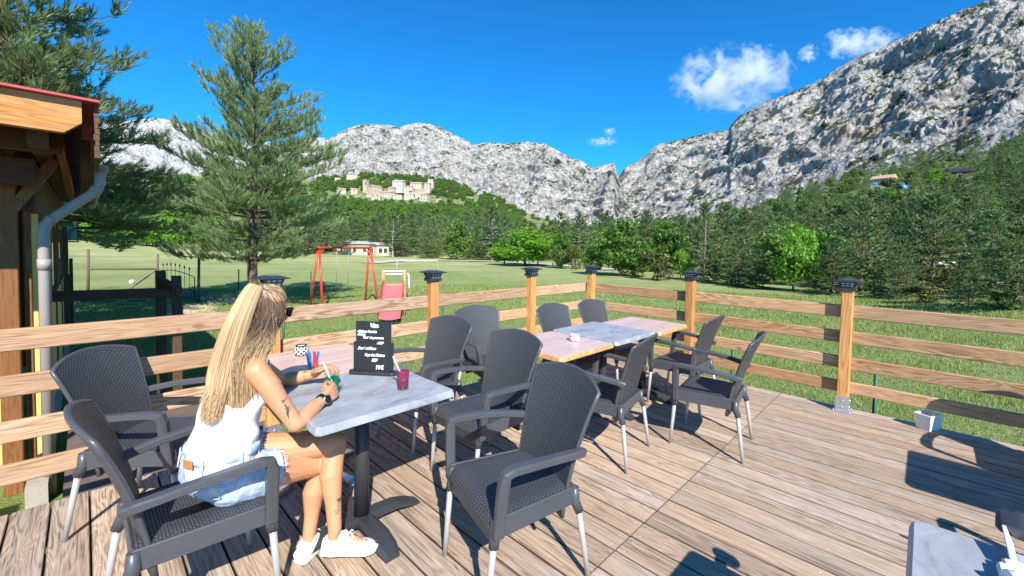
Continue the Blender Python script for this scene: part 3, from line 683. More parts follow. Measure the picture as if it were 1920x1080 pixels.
def mk_chair(lbl):
    r = empty('armchair', label=lbl, cat='chair', group='grey resin armchairs of the terrace')
    # backrest shell: front and rear sheets with thickness
    def bp(u, v, off):
        s = 2*u-1; top = .853+.047*(1-abs(s)**2.0); z = .30+(top-.30)*v; k = (z-.30)/.6
        hw = .193+.030*k+.040*k**2.2; y = -.150-.085*k-.105*k*k + .040*(s*s)*(.35+.65*k) - .012
        return Vector((s*hw, y+off, z))
    mb = MB(); nu,nv = 16,18
    mb.grid(lambda u,v: bp(u,v,.009), nu, nv, uvf=lambda u,v: ((u-.5)*.46, .6*v))
    b = len(mb.v); mb.grid(lambda u,v: bp(1-u,v,-.009), nu, nv, uvf=lambda u,v: ((u-.5)*.46, .6*v))
    bk = mb.build('backrest', M['resin_weave'], r)
    rim = MB(); path = [bp(0,v/12,0) for v in range(12)]+[bp(u/16,1,0) for u in range(17)]+[bp(1,v/12,0) for v in range(11,-1,-1)]
    rim.tube(path, .0105, 6, flat=1.0, up=(0,1,0)); rim.build('rim', M['resin'], bk)
    # seat
    def sp_(u, v):
        s = 2*u-1; y = -.20+.44*v; hw = .205+.035*v
        e = .0 if v < .86 else -((v-.86)/.14)**2*.055
        z = .442-.014*(1-s*s)*math.sin(math.pi*min(1,v))+e-.018*max(0,abs(s)-.9)*10*.6
        return Vector((s*hw, y-(.012 if v > .95 else 0), z))
    mb = MB(); mb.grid(sp_, 14, 16, uvf=lambda u,v: ((u-.5)*.47, .46*v))
    n_ = 15; vs = [sp_(u/14,1) for u in range(15)]; 
    mb.add([p for p in vs]+[Vector((p.x,p.y-.006,p.z-.055)) for p in vs], [(i,i+15,i+16,i+1) for i in range(14)], True, [((i/14-.5)*.47,0) for i in range(15)]+[((i/14-.5)*.47,.055) for i in range(15)])
    mb.build('seat', M['resin_weave'], r)
    # apron, leg sockets
    f = MB()
    for s in (-1,1):
        f.bar((s*.207,-.21,.395),(s*.240,.215,.395), .014, .082, bev=.004)
        for (x,y,x2,y2) in ((s*.208,-.205,s*.214,-.228),(s*.228,.205,s*.232,.215)):
            f.tube([(x,y,.43),(x,y,.37),(x2,y2,.315)], [.019,.024,.021], 8)
    f.bar((-.205,-.205,.40),(.205,-.205,.40), .014, .075, bev=.004)
    for y in (-.08,.06): f.bar((-.215,y,.405),(.215,y,.405), .012, .03)
    f.add([(-.20,-.2,.418),(.20,-.2,.418),(.235,.205,.412),(-.235,.205,.412)], [(0,3,2,1)])
    f.build('seat_frame', M['resin'], r)
    for s in (-1,1):
        a = MB(); pts = [(s*.226,-.232,.588),(s*.246,-.200,.602),(s*.270,-.08,.622),(s*.283,.06,.634),(s*.285,.165,.637),(s*.284,.192,.628),(s*.281,.199,.596),(s*.268,.202,.50),(s*.250,.204,.365)]
        wd = [.034,.044,.050,.053,.052,.048,.042,.034,.030]; th_ = [.040,.036,.032,.032,.033,.040,.046,.046,.044]
        V_ = []; nP = len(pts)
        for i,p in enumerate(pts):
            t0 = (Vector(pts[min(i+1,nP-1)])-Vector(pts[max(i-1,0)])).normalized(); sx = Vector((1,0,0)); sx = (sx-t0*sx.dot(t0)).normalized(); nn = t0.cross(sx)
            w,h = wd[i]/2,th_[i]/2; c_ = .62
            for ax,ay in ((-1,-c_),(-c_,-1),(c_,-1),(1,-c_),(1,c_),(c_,1),(-c_,1),(-1,c_)): V_.append(Vector(p)+sx*w*ax+nn*h*ay)
        F_ = [(i*8+k,i*8+(k+1)%8,(i+1)*8+(k+1)%8,(i+1)*8+k) for i in range(nP-1) for k in range(8)]+[tuple(range(7,-1,-1)),tuple((nP-1)*8+k for k in range(8))]
        a.add(V_,F_); a.build('armrest', M['resin'], r)
    for s in (-1,1):
        for (x,y,x2,y2) in ((s*.213,-.222,s*.239,-.272),(s*.231,.212,s*.224,.240)):
            l = MB(); l.tube([(x,y,.34),((x+x2)/2,(y+y2)/2,.17),(x2,y2,.0)], [.0145,.0135,.0115], 10); l.build('leg', M['aluminium'], r)
    return r
CH = [  # x, y, turn (facing +y at 0), label
 (1.356,1.356,75.2,'nearest grey armchair, standing free at the right front corner of the woman\'s table'),
 (1.799,2.092,88.5,'grey armchair second from the camera opposite the woman, pulled up behind the nearest one'),
 (1.81,2.84,94.3,'grey armchair opposite the woman at the wood coloured half of her table'),
 (.268,3.054,-128,'empty grey armchair on the woman\'s left, its back to the cabin and the left railing'),
 (.301,2.138,-89.5,'grey armchair the woman is sitting in, at the bottom left'),
 (2.64,2.93,172,'grey armchair with sunlit front, half hidden behind the chairs opposite the woman'),
 (3.407,2.555,179.4,'grey armchair beyond the second table group, left one of the two near the corner post'),
 (4.038,2.50,178,'grey armchair beyond the second table group, in front of the corner post'),
 (2.66,1.70,10.1,'grey armchair seen from behind at the table with the ashtray'),
 (3.372,1.184,8.7,'grey armchair seen from the side, standing away from the table nearest the right railing'),
 (4.03,1.70,2,'grey armchair with a small sticker on its back, right end of the second table'),
 (2.78,-1.12,-86,'grey armchair right of the picture, only its shadow in view, back to the camera side'),
 (4.36,-1.02,94,'grey armchair right of the picture, only its shadow in view, against the right railing'),
]
ch0 = None
for x,y,a,l in CH:
    c = mk_chair(l) if ch0 is None else copy_tree(ch0); ch0 = ch0 or c
    c['label'] = l; c.location = (x,y,0); c.rotation_euler = (0,0,R_(a))
    if 'sticker' in l:
        s = MB(); s.add([(.175,-.357,.800),(.198,-.352,.803),(.204,-.357,.835),(.182,-.361,.832)], [(0,1,2,3)]); s.build('sticker', M['lamp_panes'], c)
# ------------------------------------------------------------------ tables
t = NT('grey_stone_top'); v = t.co(); w = t.vm('ADD', v, t.vm('SCALE', t.noise(v, 3, 3, .5, 0, True), .18))
n = t.noise(t.map(w,(1,2.2,1)), 5.5, 8, .72, .5); n2 = t.noise(w, 38, 4, .7)
c = t.ramp(n, [(.3,(.16,.175,.195)),(.45,(.28,.30,.325)),(.60,(.36,.38,.40)),(.8,(.43,.445,.46))]); c = t.mix(t.math('MULTIPLY', n2, .3), c, (.27,.29,.33))
M['grey_stone_top'] = t.prin(c, t.rng(n,.3,.7,.34,.5), 0, t.bump(n2,.2,.0004), .5)
def lam(name, ca, cb, axis):
    t = NT(name); v = t.co(); s = [1,1,1]; s[axis] = .06
    n = t.noise(t.map(v, tuple(s)), 62, 4, .6); n2 = t.noise(t.map(v, tuple(s)), 14, 2)
    c = t.mix(t.rng(t.math('ADD', t.math('MULTIPLY', n, .6), t.math('MULTIPLY', n2, .4)), .36,.64,0,1), ca, cb); M[name] = t.prin(c, .3, 0, None, .5)
lam('wood_top', (.50,.33,.27), (.68,.51,.44), 0); lam('wood_edge', (.48,.23,.07), (.72,.42,.19), 2); 
simple('table_black', (.035,.037,.042), .38, var=.1, sc=8, spec=.5)
simple('chrome', (.8,.8,.82), .12, 1., var=.03)
def tabletop(mat, edge, w, d, name='tabletop', parent=None):
    """slab with sloping edge, its rim material on the second slot"""
    z1,z0 = .745,.712; k = .016; me_v = []
    for (ww,dd,zz) in ((w-.0,d-.0,z0),(w,d,z0+.006),(w-.012,d-.012,z1-.004),(w-.022,d-.022,z1)):
        X,Y = ww/2,dd/2; b = .018
        me_v += [(-X+b,-Y,zz),(X-b,-Y,zz),(X,-Y+b,zz),(X,Y-b,zz),(X-b,Y,zz),(-X+b,Y,zz),(-X,Y-b,zz),(-X,-Y+b,zz)]
    fs = [tuple(range(7,-1,-1)), tuple(range(24,32))]+[(i*8+j,i*8+(j+1)%8,(i+1)*8+(j+1)%8,(i+1)*8+j) for i in range(3) for j in range(8)]
    me = bpy.data.meshes.new(name); me.from_pydata(me_v, [], fs); me.update()
    o = link(name, me, [M[mat],M[edge]], parent)
    for i,p in enumerate(me.polygons): p.material_index = 1 if i == 0 or i > 1 else 0
    return o
def mk_table(lbl, x, y, w, d, mat, edge, base='black', rz=0):
    r = empty('cafe_table', (x,y,0), rz, lbl, 'table', 'cafe tables of the terrace'); tabletop(mat, edge, w, d, parent=r)
    bm = M['table_black'] if base == 'black' else M['chrome']
    c = MB(); c.tube([(0,0,.07),(0,0,.70)], .037 if base == 'black' else .025, 20); c.lathe((0,0,0), [(.044,.085),(.044,.072),(.037,.070)], 20); c.box((0,0,.704),(.30,.045,.014)); c.box((0,0,.7035),(.045,.30,.012)); c.build('column', bm, r)
    f = MB(); prof = [(.0,.078,.050,.034),(.10,.083,.048,.034),(.19,.076,.050,.032),(.27,.050,.052,.028),(.33,.022,.036,.018)] if base == 'black' else [(0,.06,.04,.02),(.15,.06,.035,.02),(.30,.03,.035,.02),(.33,.015,.03,.014)]
    for a in range(4):
        an = a*math.pi/2+(0 if base == 'black' else .4); dx,dy = math.cos(an),math.sin(an); V_ = []
        for (l,z,wd,th_) in prof:
            for ax,az in ((-1,-1),(-1,.3),(-.55,1),(.55,1),(1,.3),(1,-1)): V_.append((dx*l-dy*wd*ax, dy*l+dx*wd*ax, max(.004,z-(0 if az > 0 else th_*(1.0 if l < .25 else .9))) if az != .3 else z-th_*.35))
        nP = len(prof); F_ = [(i*6+k,(i+1)*6+k,(i+1)*6+(k+1)%6,i*6+(k+1)%6) for i in range(nP-1) for k in range(6)]+[tuple(range(6)),tuple((nP-1)*6+5-k for k in range(6))]
        f.add(V_,F_); f.tube([(dx*.30,dy*.30,0.0),(dx*.30,dy*.30,.02)], .014, 8)
    f.build('foot', bm, r); return r
mk_table('grey table in front of the woman, carrying the two drinks and the menu board', .985, 2.105, .70, .69, 'grey_stone_top','grey_stone_top')
mk_table('pale wood coloured table joined to the far side of the woman\'s grey table', 1.01, 2.825, .72, .73, 'wood_top','wood_edge','chrome')
mk_table('wood coloured table carrying the pink rimmed ashtray, left end of the second group', 2.575, 2.115, .68, .67, 'wood_top','wood_edge','chrome')
mk_table('grey stone look table in the middle of the second group', 3.295, 2.135, .68, .70, 'grey_stone_top','grey_stone_top')
mk_table('wood coloured table at the right end of the second group, nearest the corner post', 3.925, 2.065, .62, .66, 'wood_top','wood_edge')
mk_table('grey table top cut by the bottom right corner of the picture', 1.285, -.345, .70, .70, 'grey_stone_top','grey_stone_top')
mk_table('grey table standing right of the picture, only its shadow falls into view', 3.56, -1.10, .68, .70, 'grey_stone_top','grey_stone_top')
# ------------------------------------------------------------------ things in the meadow and beyond
simple('red_paint', (.62,.05,.02), .4, var=.12, sc=6)
simple('red_plastic', (.72,.13,.14), .45, var=.1, sc=3)
simple('white_paint', (.78,.77,.74), .5, var=.06)
simple('old_timber', (.14,.10,.075), .9, var=.4, sc=5, bmp=.006)
simple('play_timber', (.42,.27,.13), .8, var=.3, sc=6, bmp=.003)
simple('green_wire', (.02,.10,.055), .5, var=.1)
simple('black_iron', (.03,.03,.035), .5, var=.2)
simple('cream_wall', (.50,.44,.34), .9, var=.12, sc=1.2, bmp=.01)
simple('stone_wall', (.46,.39,.31), .95, var=.2, sc=1.5, bmp=.03)
simple('pale_wall', (.56,.51,.43), .9, var=.12, sc=1.2)
simple('ochre_wall', (.48,.38,.25), .9, var=.12, sc=1.0)
simple('roof_tile', (.44,.30,.22), .9, var=.25, sc=2.5, bmp=.03)
simple('roof_red', (.44,.22,.18), .9, var=.2, sc=2.0)
simple('dark_opening', (.05,.055,.065), .25, var=.1)
simple('white_roof', (.42,.41,.39), .8, var=.08)
simple('turquoise', (.05,.45,.46), .5, var=.05); simple('pool_blue', (.03,.30,.62), .4, var=.05)
simple('dusty_track', (.47,.43,.37), .95, var=.15, sc=1.2, bmp=.01)
simple('gravel', (.40,.36,.30), .95, var=.3, sc=9, bmp=.02)
simple('chain', (.35,.35,.34), .5, .6)
wood('cabin_orange', (.40,.17,.035), (.52,.26,.065), (.20,.07,.018), axis=0, grain=.8, grey=.25, rough=.55)
wood('cabin_dark', (.10,.06,.035), (.16,.10,.06), (.05,.03,.02), axis=1, grain=.8, grey=.0, rough=.8)
wood('cabin_brown', (.085,.032,.014), (.12,.05,.022), (.045,.018,.01), axis=0, grain=.8, rough=.6)
wood('cabin_post', (.22,.09,.03), (.30,.14,.05), (.10,.04,.015), axis=2, grain=.8, rough=.6)
def to_world(root, mbs): pass
# swing frame
A = ground_at(585,577); Bp = ground_at(703,566); D = (Bp-A); D.z = 0; Ln = D.length; ux = D.normalized(); uy = Vector((-ux.y,ux.x,0))
sw = empty('swing_frame', (A+Bp)/2, 0, 'red metal swing frame with one empty black seat on the grass behind the railing', 'swing')
H_ = 2.35; W2 = Ln/2*.88
def L(x,y,z): return ux*x+uy*y+Vector((0,0,z))
f = MB(); tops = W2-.10
for s in (-1,1):
    for q in (-1,1): f.tube([L(s*W2,q*.50-.0,-.1),L(s*tops,q*.05,H_)], .045, 10)
f.tube([L(-tops-.1,0,H_),L(tops+.1,0,H_)], .045, 10)
for s in (-1,1): f.tube([L(s*(tops-.25),0,H_-.03),L(s*(tops+.0),.0,H_-.28)], .022, 8)
f.build('frame', M['red_paint'], sw)
c = MB()
for s in (-1,1): c.tube([L(-.12+s*.27,0,H_-.04),L(-.12+s*.24,.05,.62)], .009, 5)
c.build('chain', M['chain'], sw)
b = MB(); 
for s in (0,): b.bar(L(-.12-.26,.05,.60),L(-.12+.26,.05,.60), .18, .035)
b.build('swing_seat', M['black_iron'], sw)
# slide
P = ground_at(738,603); 
sl = empty('playground_slide', P, 0, 'small playground tower with a pink red slide and timber posts', 'slide')
tow = Vector((P.x,P.y,0)).normalized(); sd = Vector((tow.y,-tow.x,0))   # away from the terrace, to the right
def Lq(x,y,z): return sd*x+tow*y+Vector((0,0,z))
def slp(u,v):
    k = v; y = -.75+1.9*k; z = .22+.93*(k**1.15); return Lq((u-.5)*.62-.12+ .12*k,y,z-.05*math.sin(math.pi*u))
mb = MB(); mb.grid(slp, 6, 14)
for s in (0,1):
    mb.grid(lambda u,v: slp(s,v)+Vector((0,0,u*.22))+sd*((s-.5)*.06*u), 1, 14); mb.grid(lambda u,v: slp(s,v)+Vector((0,0,u*.22))+sd*((s-.5)*.10), 1, 14)
mb.build('chute', M['red_plastic'], sl)
mb = MB()
for s in (-1,1):
    for y in (1.15,1.75): mb.tube([Lq(s*.36,y,-.1),Lq(s*.36,y,1.62 if y < 1.5 else 1.5)], .055, 8)
    mb.tube([Lq(s*.36+.0,1.75,1.0),Lq(s*.36+.25,2.9,-.1)], .05, 8)
mb.box(Lq(0,1.45,1.08)+Vector((0,0,0)), (.75,.75,.06), rz=math.atan2(sd.y,sd.x)); mb.build('tower_post', M['play_timber'], sl)
mb = MB(); mb.tube([Lq(-.36,1.15,1.56),Lq(.36,1.15,1.56)], .03, 8); mb.tube([Lq(-.3,1.75,1.42),Lq(.3,1.75,1.42)], .03, 8)
mb.tube([Lq(.46,1.2,1.5),Lq(.5,1.0,1.42),Lq(.52,.9,1.0),Lq(.42,1.1,.95)], .028, 8); mb.build('grab_rail', M['white_paint'], sl)
# football goal
a = ground_at(744,508); g1 = ground_at(820,506); hgt = .95
gl = empty('football_goal', a, 0, 'low white pipe goal in the meadow behind the slide', 'goal'); d = g1-a; d.z = 0
f = MB(); f.tube([(0,0,-.1),(0,0,hgt),(d.x,d.y,hgt),(d.x,d.y,-.1)], .03, 8); bk = Vector((a.x,a.y,0)).normalized()*.9
for q in (Vector((0,0,0)),d): f.tube([q+Vector((0,0,hgt)),q+bk*.4+Vector((0,0,hgt)),q+bk], .02, 6)
f.build('goal_frame', M['white_paint'], gl)
# track along the far edge of the meadow
tr = MB(); ptsT = [(690,494),(760,488),(850,489),(940,491),(1010,496),(1090,501),(1150,507)]; prev = None; cen = [ground_at(*q) for q in ptsT]; rows = []
for i,c in enumerate(cen):
    t0 = (cen[min(i+1,len(cen)-1)]-cen[max(i-1,0)]); t0.z = 0; t0.normalize(); n_ = Vector((-t0.y,t0.x,0))
    for s in (-1.6,1.6): q = c+n_*s; rows.append((q.x,q.y,hz(q.x,q.y)+.10))
tr.add(rows, [(2*i,2*i+1,2*i+3,2*i+2) for i in range(len(cen)-1)]); o = tr.build('track', M['dusty_track']); o['kind'] = 'structure'
# buildings
def windowed(root, c, ux, n, w, h, z, wall_out, sp=1.6, mat='dark_opening', frame='white_paint'):
    for i in range(n):
        x = (i-(n-1)/2)*sp; m_ = MB(); p = Vector(c)+ux*x+Vector((0,0,z)); an = math.atan2(ux.y,ux.x); no = wall_out
        m_.box(p+no*.03, (w,.08,h), rz=an); wdo = m_.build('window', M[mat], root)
        f_ = MB(); 
        for dx,dz,a_,b_ in ((-w/2,0,.08,h+.16),(w/2,0,.08,h+.16),(0,h/2,w,.08),(0,-h/2,w,.1)): f_.box(p+no*.06+ux*dx+Vector((0,0,dz)), (a_,.10,b_), rz=an)
        f_.build('frame', M[frame], wdo)
def house(p, w, d, h, face, wall, roof, label, cat='house', group=None, rise=.28, nwin=3, nfl=1, hip=False, name='house', over=.35, chim=True, shutters=None):
    """face = bearing of the front; ux runs along the front"""
    root = empty(name, p, 0, label, cat, group); fr = Vector((math.sin(face),math.cos(face),0)); ux = Vector((fr.y,-fr.x,0)); an = math.atan2(ux.y,ux.x)
    m_ = MB(); m_.box((0,0,h/2-1.5), (w,d,h+3), rz=an)
    rh = d*.5*rise*2
    if not hip:
        for s in (-1,1): m_.add([ux*s*w/2+fr*d/2+Vector((0,0,h)), ux*s*w/2-fr*d/2+Vector((0,0,h)), ux*s*w/2+Vector((0,0,h+rh))], [(0,1,2)])
    m_.build('wall', M[wall], root)
    r_ = MB(); W_ = w/2+over; D_ = d/2+over; zo = -over*rise*2
    hx = W_-(d*.5 if hip else 0)
    top = [ux*(-hx)+Vector((0,0,h+rh+.12)), ux*hx+Vector((0,0,h+rh+.12))]
    e = [ux*(-W_)+fr*D_+Vector((0,0,h+zo+.12)), ux*W_+fr*D_+Vector((0,0,h+zo+.12)), ux*W_-fr*D_+Vector((0,0,h+zo+.12)), ux*(-W_)-fr*D_+Vector((0,0,h+zo+.12))]
    vs = top+e+[v_-Vector((0,0,.14)) for v_ in top+e]
    r_.add(vs, [(0,2,3,1),(1,4,5,0),(0,5,2),(1,3,4),(7,9,8,6),(6,11,10,7),(2,8,9,3),(4,10,11,5)]+([] ))
    rf = r_.build('roof', M[roof], root)
    if chim: c_ = MB(); c_.box(ux*w*.2+Vector((0,0,h+rh+.2)), (.6,.6,1.0), rz=an); c_.build('chimney', M[wall], rf)
    for k in range(nfl):
        if nwin: windowed(root, fr*d/2, ux, nwin, .9, 1.1, h-1.3-k*2.7, fr, sp=w/(nwin+.4), mat=shutters or 'dark_opening')
    windowed(root, ux*w/2, fr, max(1,nwin-1), .9, 1.1, h-1.4, ux, sp=2.2)
    return root
gv = random.Random(3)
def toward(p): return math.atan2(-p.x,-p.y)
# two bungalows at the wood edge
for (px,r,w,d,h,lab,off) in ((664,98,5.6,4,2.5,'long low cream bungalow with a flat pale roof behind the swing',-.55),(710,97,2.8,3.5,2.4,'shorter cream bungalow right of the long one, half under the pines',-.5)):
    P = on_ground(px,r); house(P, w, d, h, toward(P)+off, 'cream_wall', 'white_roof', lab, rise=.10, nwin=2, chim=False, over=.35)
V_ = [ # px, py of the foot, width px, height px, wall, roof, label
 (640,365,16,13,'pale_wall','roof_tile','small pale house at the left end of the village'),
 (663,367,14,15,'stone_wall','roof_tile','stone house with a pinkish roof, second from the left end of the village'),
 (655,378,30,7,'stone_wall','roof_tile','low long terrace wall building under the two left village houses'),
 (704,361,26,14,'ochre_wall','roof_tile','village church nave with an ochre wall'),
 (690,372,10,10,'pale_wall','roof_tile','small annex below the church'),
 (727,372,32,13,'cream_wall','roof_tile','broad house with a cream gable in the middle of the village'),
 (748,356,26,20,'pale_wall','white_roof','tall pale village house with a rounded grey roof'),
 (706,377,20,10,'pale_wall','roof_tile','whitish house below the church'),
 (766,362,18,15,'cream_wall','roof_red','village house with a red roof'),
 (745,374,20,9,'pale_wall','roof_tile','white low house front at the foot of the village'),
 (768,374,22,11,'pale_wall','roof_tile','white house with arches at the foot of the village'),
 (782,352,28,10,'cream_wall','roof_tile','long cream house along the top of the village'),
 (786,364,24,10,'ochre_wall','roof_tile','ochre house in the right half of the village'),
 (796,374,20,12,'stone_wall','roof_tile','stone house at the lower right of the village'),
 (802,356,14,15,'stone_wall','roof_tile','stone house at the right end of the village'),
 (808,347,12,12,'pale_wall','roof_tile','topmost pale house at the right end of the village'),
 (691,386,16,8,'pale_wall','roof_tile','small white house alone below the village'),
 (822,381,12,8,'stone_wall','roof_tile','little ruin right of the village among trees'),
 (752,388,14,6,'pale_wall','white_roof','small white shed below the village'),
 (775,366,16,9,'cream_wall','roof_tile','cream house tucked behind the white house with arches'),
 (735,362,14,12,'stone_wall','roof_tile','stone house beside the tall pale one'),
]
rV = 345
for (px,py,w,h,wa,ro,lab) in V_:
    r = rV+(376-py)*1.6; P = at_r(px,py,r); gz_ = hz(P.x,P.y); sc = r*.93/FPX; P.z = min(P.z, gz_+14)
    house(P, w*sc*.78, max(4.5,w*sc*.5), h*sc*.78, toward(P)+gv.uniform(-.7,.7), wa, ro, lab, group=None, nwin=max(1,int(w*sc/3.2)), nfl=2 if h > 11 else 1, rise=.2, chim=gv.random() < .5)
P = at_r(686,352,rV+40); t_ = empty('bell_tower', P, 0, 'square stone bell tower left of the church nave', 'bell tower')
m_ = MB(); m_.box((0,0,-4),(3.4,3.4,20),rz=.5); m_.build('wall', M['stone_wall'], t_); m_ = MB(); m_.box((0,0,6.3),(3.9,3.9,.6),rz=.5); m_.build('roof', M['stone_wall'], t_)
m_ = MB(); q = Vector((-P.x,-P.y,0)).normalized(); m_.box(q*1.9+Vector((0,0,3.4)), (.9,.9,2.0), rz=.5); m_.build('opening', M['dark_opening'], t_)
# knoll under the village: dry stone terraces
for (px,py,w) in ((668,330,34),(640,335,22),(725,336,18)):
    P = at_r(px,py,470); m_ = MB(); m_.box((0,0,-2), (w*.55,2,5), rz=-toward(P)); o = m_.build('terrace_wall', M['stone_wall']); o.location = P; tag(o, {668:'pale dry stone terrace wall above the left village houses',640:'short pale terrace wall at the far left above the village',725:'small pale wall at the cliff foot above the tall village house'}[px], 'wall')
# house on the right slope
P = on_ground(1650,212); P.z += 2.2
house(P, 6.5, 4.5, 3.0, toward(P)+.35, 'cream_wall', 'roof_tile', 'cream house with orange tiles and turquoise shutters alone on the right slope', nwin=3, shutters='turquoise')
P = on_ground(1685,200); m_ = MB(); m_.lathe((0,0,0), [(0,1.2),(2.6,1.2),(2.6,-1.5)], 20); o = m_.build('garden_pool', M['pool_blue']); o.location = P+Vector((0,0,1.6)); tag(o, 'blue round garden pool right of the house on the slope', 'pool')
P = on_ground(1790,190); house(P, 4.2, 3.5, 2.2, toward(P), 'old_timber', 'black_iron', 'dark timber cabin half hidden in the pines on the right slope', nwin=1, chim=False)
# van behind the young pine
P = on_ground(1832,50); van = empty('parked_van', P, 0, 'white van parked under the pines at the right edge of the meadow', 'van'); q = Vector((P.y,-P.x,0)).normalized(); an = math.atan2(q.y,q.x); van.rotation_euler = (0,0,an)
m_ = MB(); m_.box((0,0,.75),(4.6,1.9,.8),bev=.15); m_.box((-.35,0,1.5),(3.7,1.75,.85),bev=.2); m_.build('body', M['white_paint'], van)
for s in (-1,1):
    m_ = MB(); m_.box((-.35,s*.885,1.55),(3.0,.02,.45)); m_.build('window', M['dark_opening'], van)
    for x in (-1.4,1.45): m_ = MB(); m_.tube([(x,s*.80,.33),(x,s*.97,.33)], .34, 16); m_.build('wheel', M['black_iron'], van)
# utility pole
P = ground_at(1319,531); m_ = MB(); m_.tube([(0,0,-.2),(.05,0,4.6)], [.075,.05], 8); m_.bar((-.02,-.1,4.3),(.12,.1,4.3),.05,.05); o = m_.build('utility_pole', M['old_timber']); o.location = P; tag(o, 'thin wooden utility pole in the meadow right of the fourth railing post', 'pole')
# wire fence with green posts round the meadow in front of the terrace
simple('wire', (.16,.26,.20), .5, .3)
line = [Vector((-.2,9.6,0)),Vector((3.2,7.3,0)),Vector((6.6,5.3,0)),Vector((6.5,3.2,0)),Vector((6.0,.3,0)),Vector((5.9,-3,0))]
stk = []; 
wf = empty('wire_fence', line[0], 0, 'low green wire mesh fence with thin green stakes between terrace and meadow', 'fence')
def fz(p): return hz(p.x,p.y)
spost = [Vector((1.3,10.6,0)),Vector((2.7,9.2,0)),Vector((3.9,8.2,0)),Vector((5.15,7.3,0)),Vector((6.3,5.9,0)),Vector((6.4,3.4,0)),Vector((6.2,1.9,0)),Vector((6.0,.35,0)),Vector((5.95,-1.2,0)),Vector((5.9,-3.2,0))]
for p in spost:
    m_ = MB(); z = fz(p); m_.tube([(p.x-wf.location.x,p.y-wf.location.y,z-.2),(p.x-wf.location.x,p.y-wf.location.y,z+1.25)], .022, 6); m_.build('stake', M['green_wire'], wf)
m_ = MB()
for i in range(len(spost)-1):
    a,b = spost[i],spost[i+1]; n_ = int((b-a).length/.10)
    for k in range(n_): q = a.lerp(b,k/n_)-wf.location; z = hz(a.lerp(b,k/n_).x,a.lerp(b,k/n_).y); m_.box((q.x,q.y,z+.5),(.0025,.0025,1.0))
    for k in range(11): z0 = fz(a)+k*.1; z1 = fz(b)+k*.1; m_.bar(Vector((a.x,a.y,z0))-Vector((wf.location.x,wf.location.y,0)),Vector((b.x,b.y,z1))-Vector((wf.location.x,wf.location.y,0)),.0025,.0025)
m_.build('wire_mesh', M['wire'], wf)
for x in ('stake','wire_mesh'): pass
for c in wf.children: c.location.z = 0
# left: timber fence posts, gate, rails
def stick(a, b, r, name, mat, label, cat, group=None, n=8):
    m_ = MB(); m_.tube([Vector((0,0,0)), b-a], [r,r*.9], n); o = m_.build(name, M[mat]); o.location = a; return tag(o,label,cat,group)
def post_px(px, pyb, pyt, r, label, mat='old_timber'):
    a = ground_at(px,pyb); dep = a.x*CM[2][0]+a.y*CM[2][1]; h = (pyb-pyt)/FPX*dep; return stick(a-Vector((0,0,.2)), a+Vector((.02*h,0,h)), r, 'fence_post', mat, label, 'fence post'), a, h
p1,a1,h1 = post_px(165,545,467,.055,'weathered leaning fence post left of the iron gate, nearest the cabin')
p2,a2,h2 = post_px(295,545,477,.05,'dark fence post on the left of the little iron gate')
p3,a3,h3 = post_px(372,569,480,.05,'grey weathered fence post on the right of the little iron gate')
o = stick(a1+Vector((0,0,h1*.52)), a2+Vector((0,0,h2*.60)), .05, 'fence_rail', 'old_timber', 'single horizontal rail between two old fence posts', 'fence rail')
o = stick(a2+Vector((-1.1,0,.0)), a2+Vector((0,0,h2*.58)), .03, 'brace_pole', 'old_timber', 'thin slanting brace leaning on the gate post', 'brace')
gt = empty('iron_gate', a2.lerp(a3,.5), 0, 'small black iron garden gate with spear points and an arched top bar', 'gate'); d = (a3-a2); dl = d.length; d.z = 0; d.normalize(); gz0 = min(a2.z,a3.z)
m_ = MB(); w2 = dl*.43; gh = 1.05
def G(x,z): return d*x+Vector((0,0,z))
arch = [G(-w2+2*w2*i/10, gh-.05+.13*math.sin(math.pi*i/10)) for i in range(11)]; m_.tube([G(-w2,.05)]+arch+[G(w2,.05)], .018, 6)
m_.tube([G(-w2,.42),G(w2,.42)], .015, 6); m_.build('gate_frame', M['black_iron'], gt)
m_ = MB()
for i in range(7):
    x = -w2+2*w2*(i+1)/8; z = gh+.0+.13*math.sin(math.pi*(i+1)/8); m_.tube([G(x,.4),G(x,z+.18)], .009, 5); m_.tube([G(x,z+.15),G(x,z+.20),G(x,z+.30)], [.01,.035,.002], 6)
m_.build('gate_bar', M['black_iron'], gt)
m_ = MB(); m_.bar(G(-w2,.22),G(w2,.22),.02,.40); m_.build('gate_panel', M['black_iron'], gt)
post_px(447,545,505,.03,'short thin dark stake left of the lone pine trunk','black_iron')
post_px(582,572,508,.025,'thin dark stake standing left of the red swing frame','green_wire')
# stone border and cut wood by the gate
st = MB(); gs = random.Random(9)
for i in range(90):
    px = gs.uniform(378,455); P = ground_at(px,562+gs.uniform(-4,6)); s = gs.uniform(.05,.13); st.box(P, (s*1.6,s,s), rz=gs.uniform(0,3), bev=s*.2)
tag(st.build('stone_border', M['stone_wall']), 'row of rough stones along the fence between gate and lone pine', 'stones', None, 'stuff')
hy = MB()
for i in range(1500):
    px = gs.uniform(318,395); py = gs.uniform(572,602); P = ground_at(px,py); a_ = gs.uniform(0,6.28); l = gs.uniform(.1,.3); hy.bar(P+Vector((0,0,.02)), P+Vector((math.cos(a_)*l,math.sin(a_)*l,.02+gs.uniform(0,.08))), .008,.005)
simple('straw', (.60,.52,.34), .9, var=.25, sc=5)
tag(hy.build('cut_straw', M['straw']), 'patch of dry cut straw in front of the iron gate', 'straw', None, 'stuff')
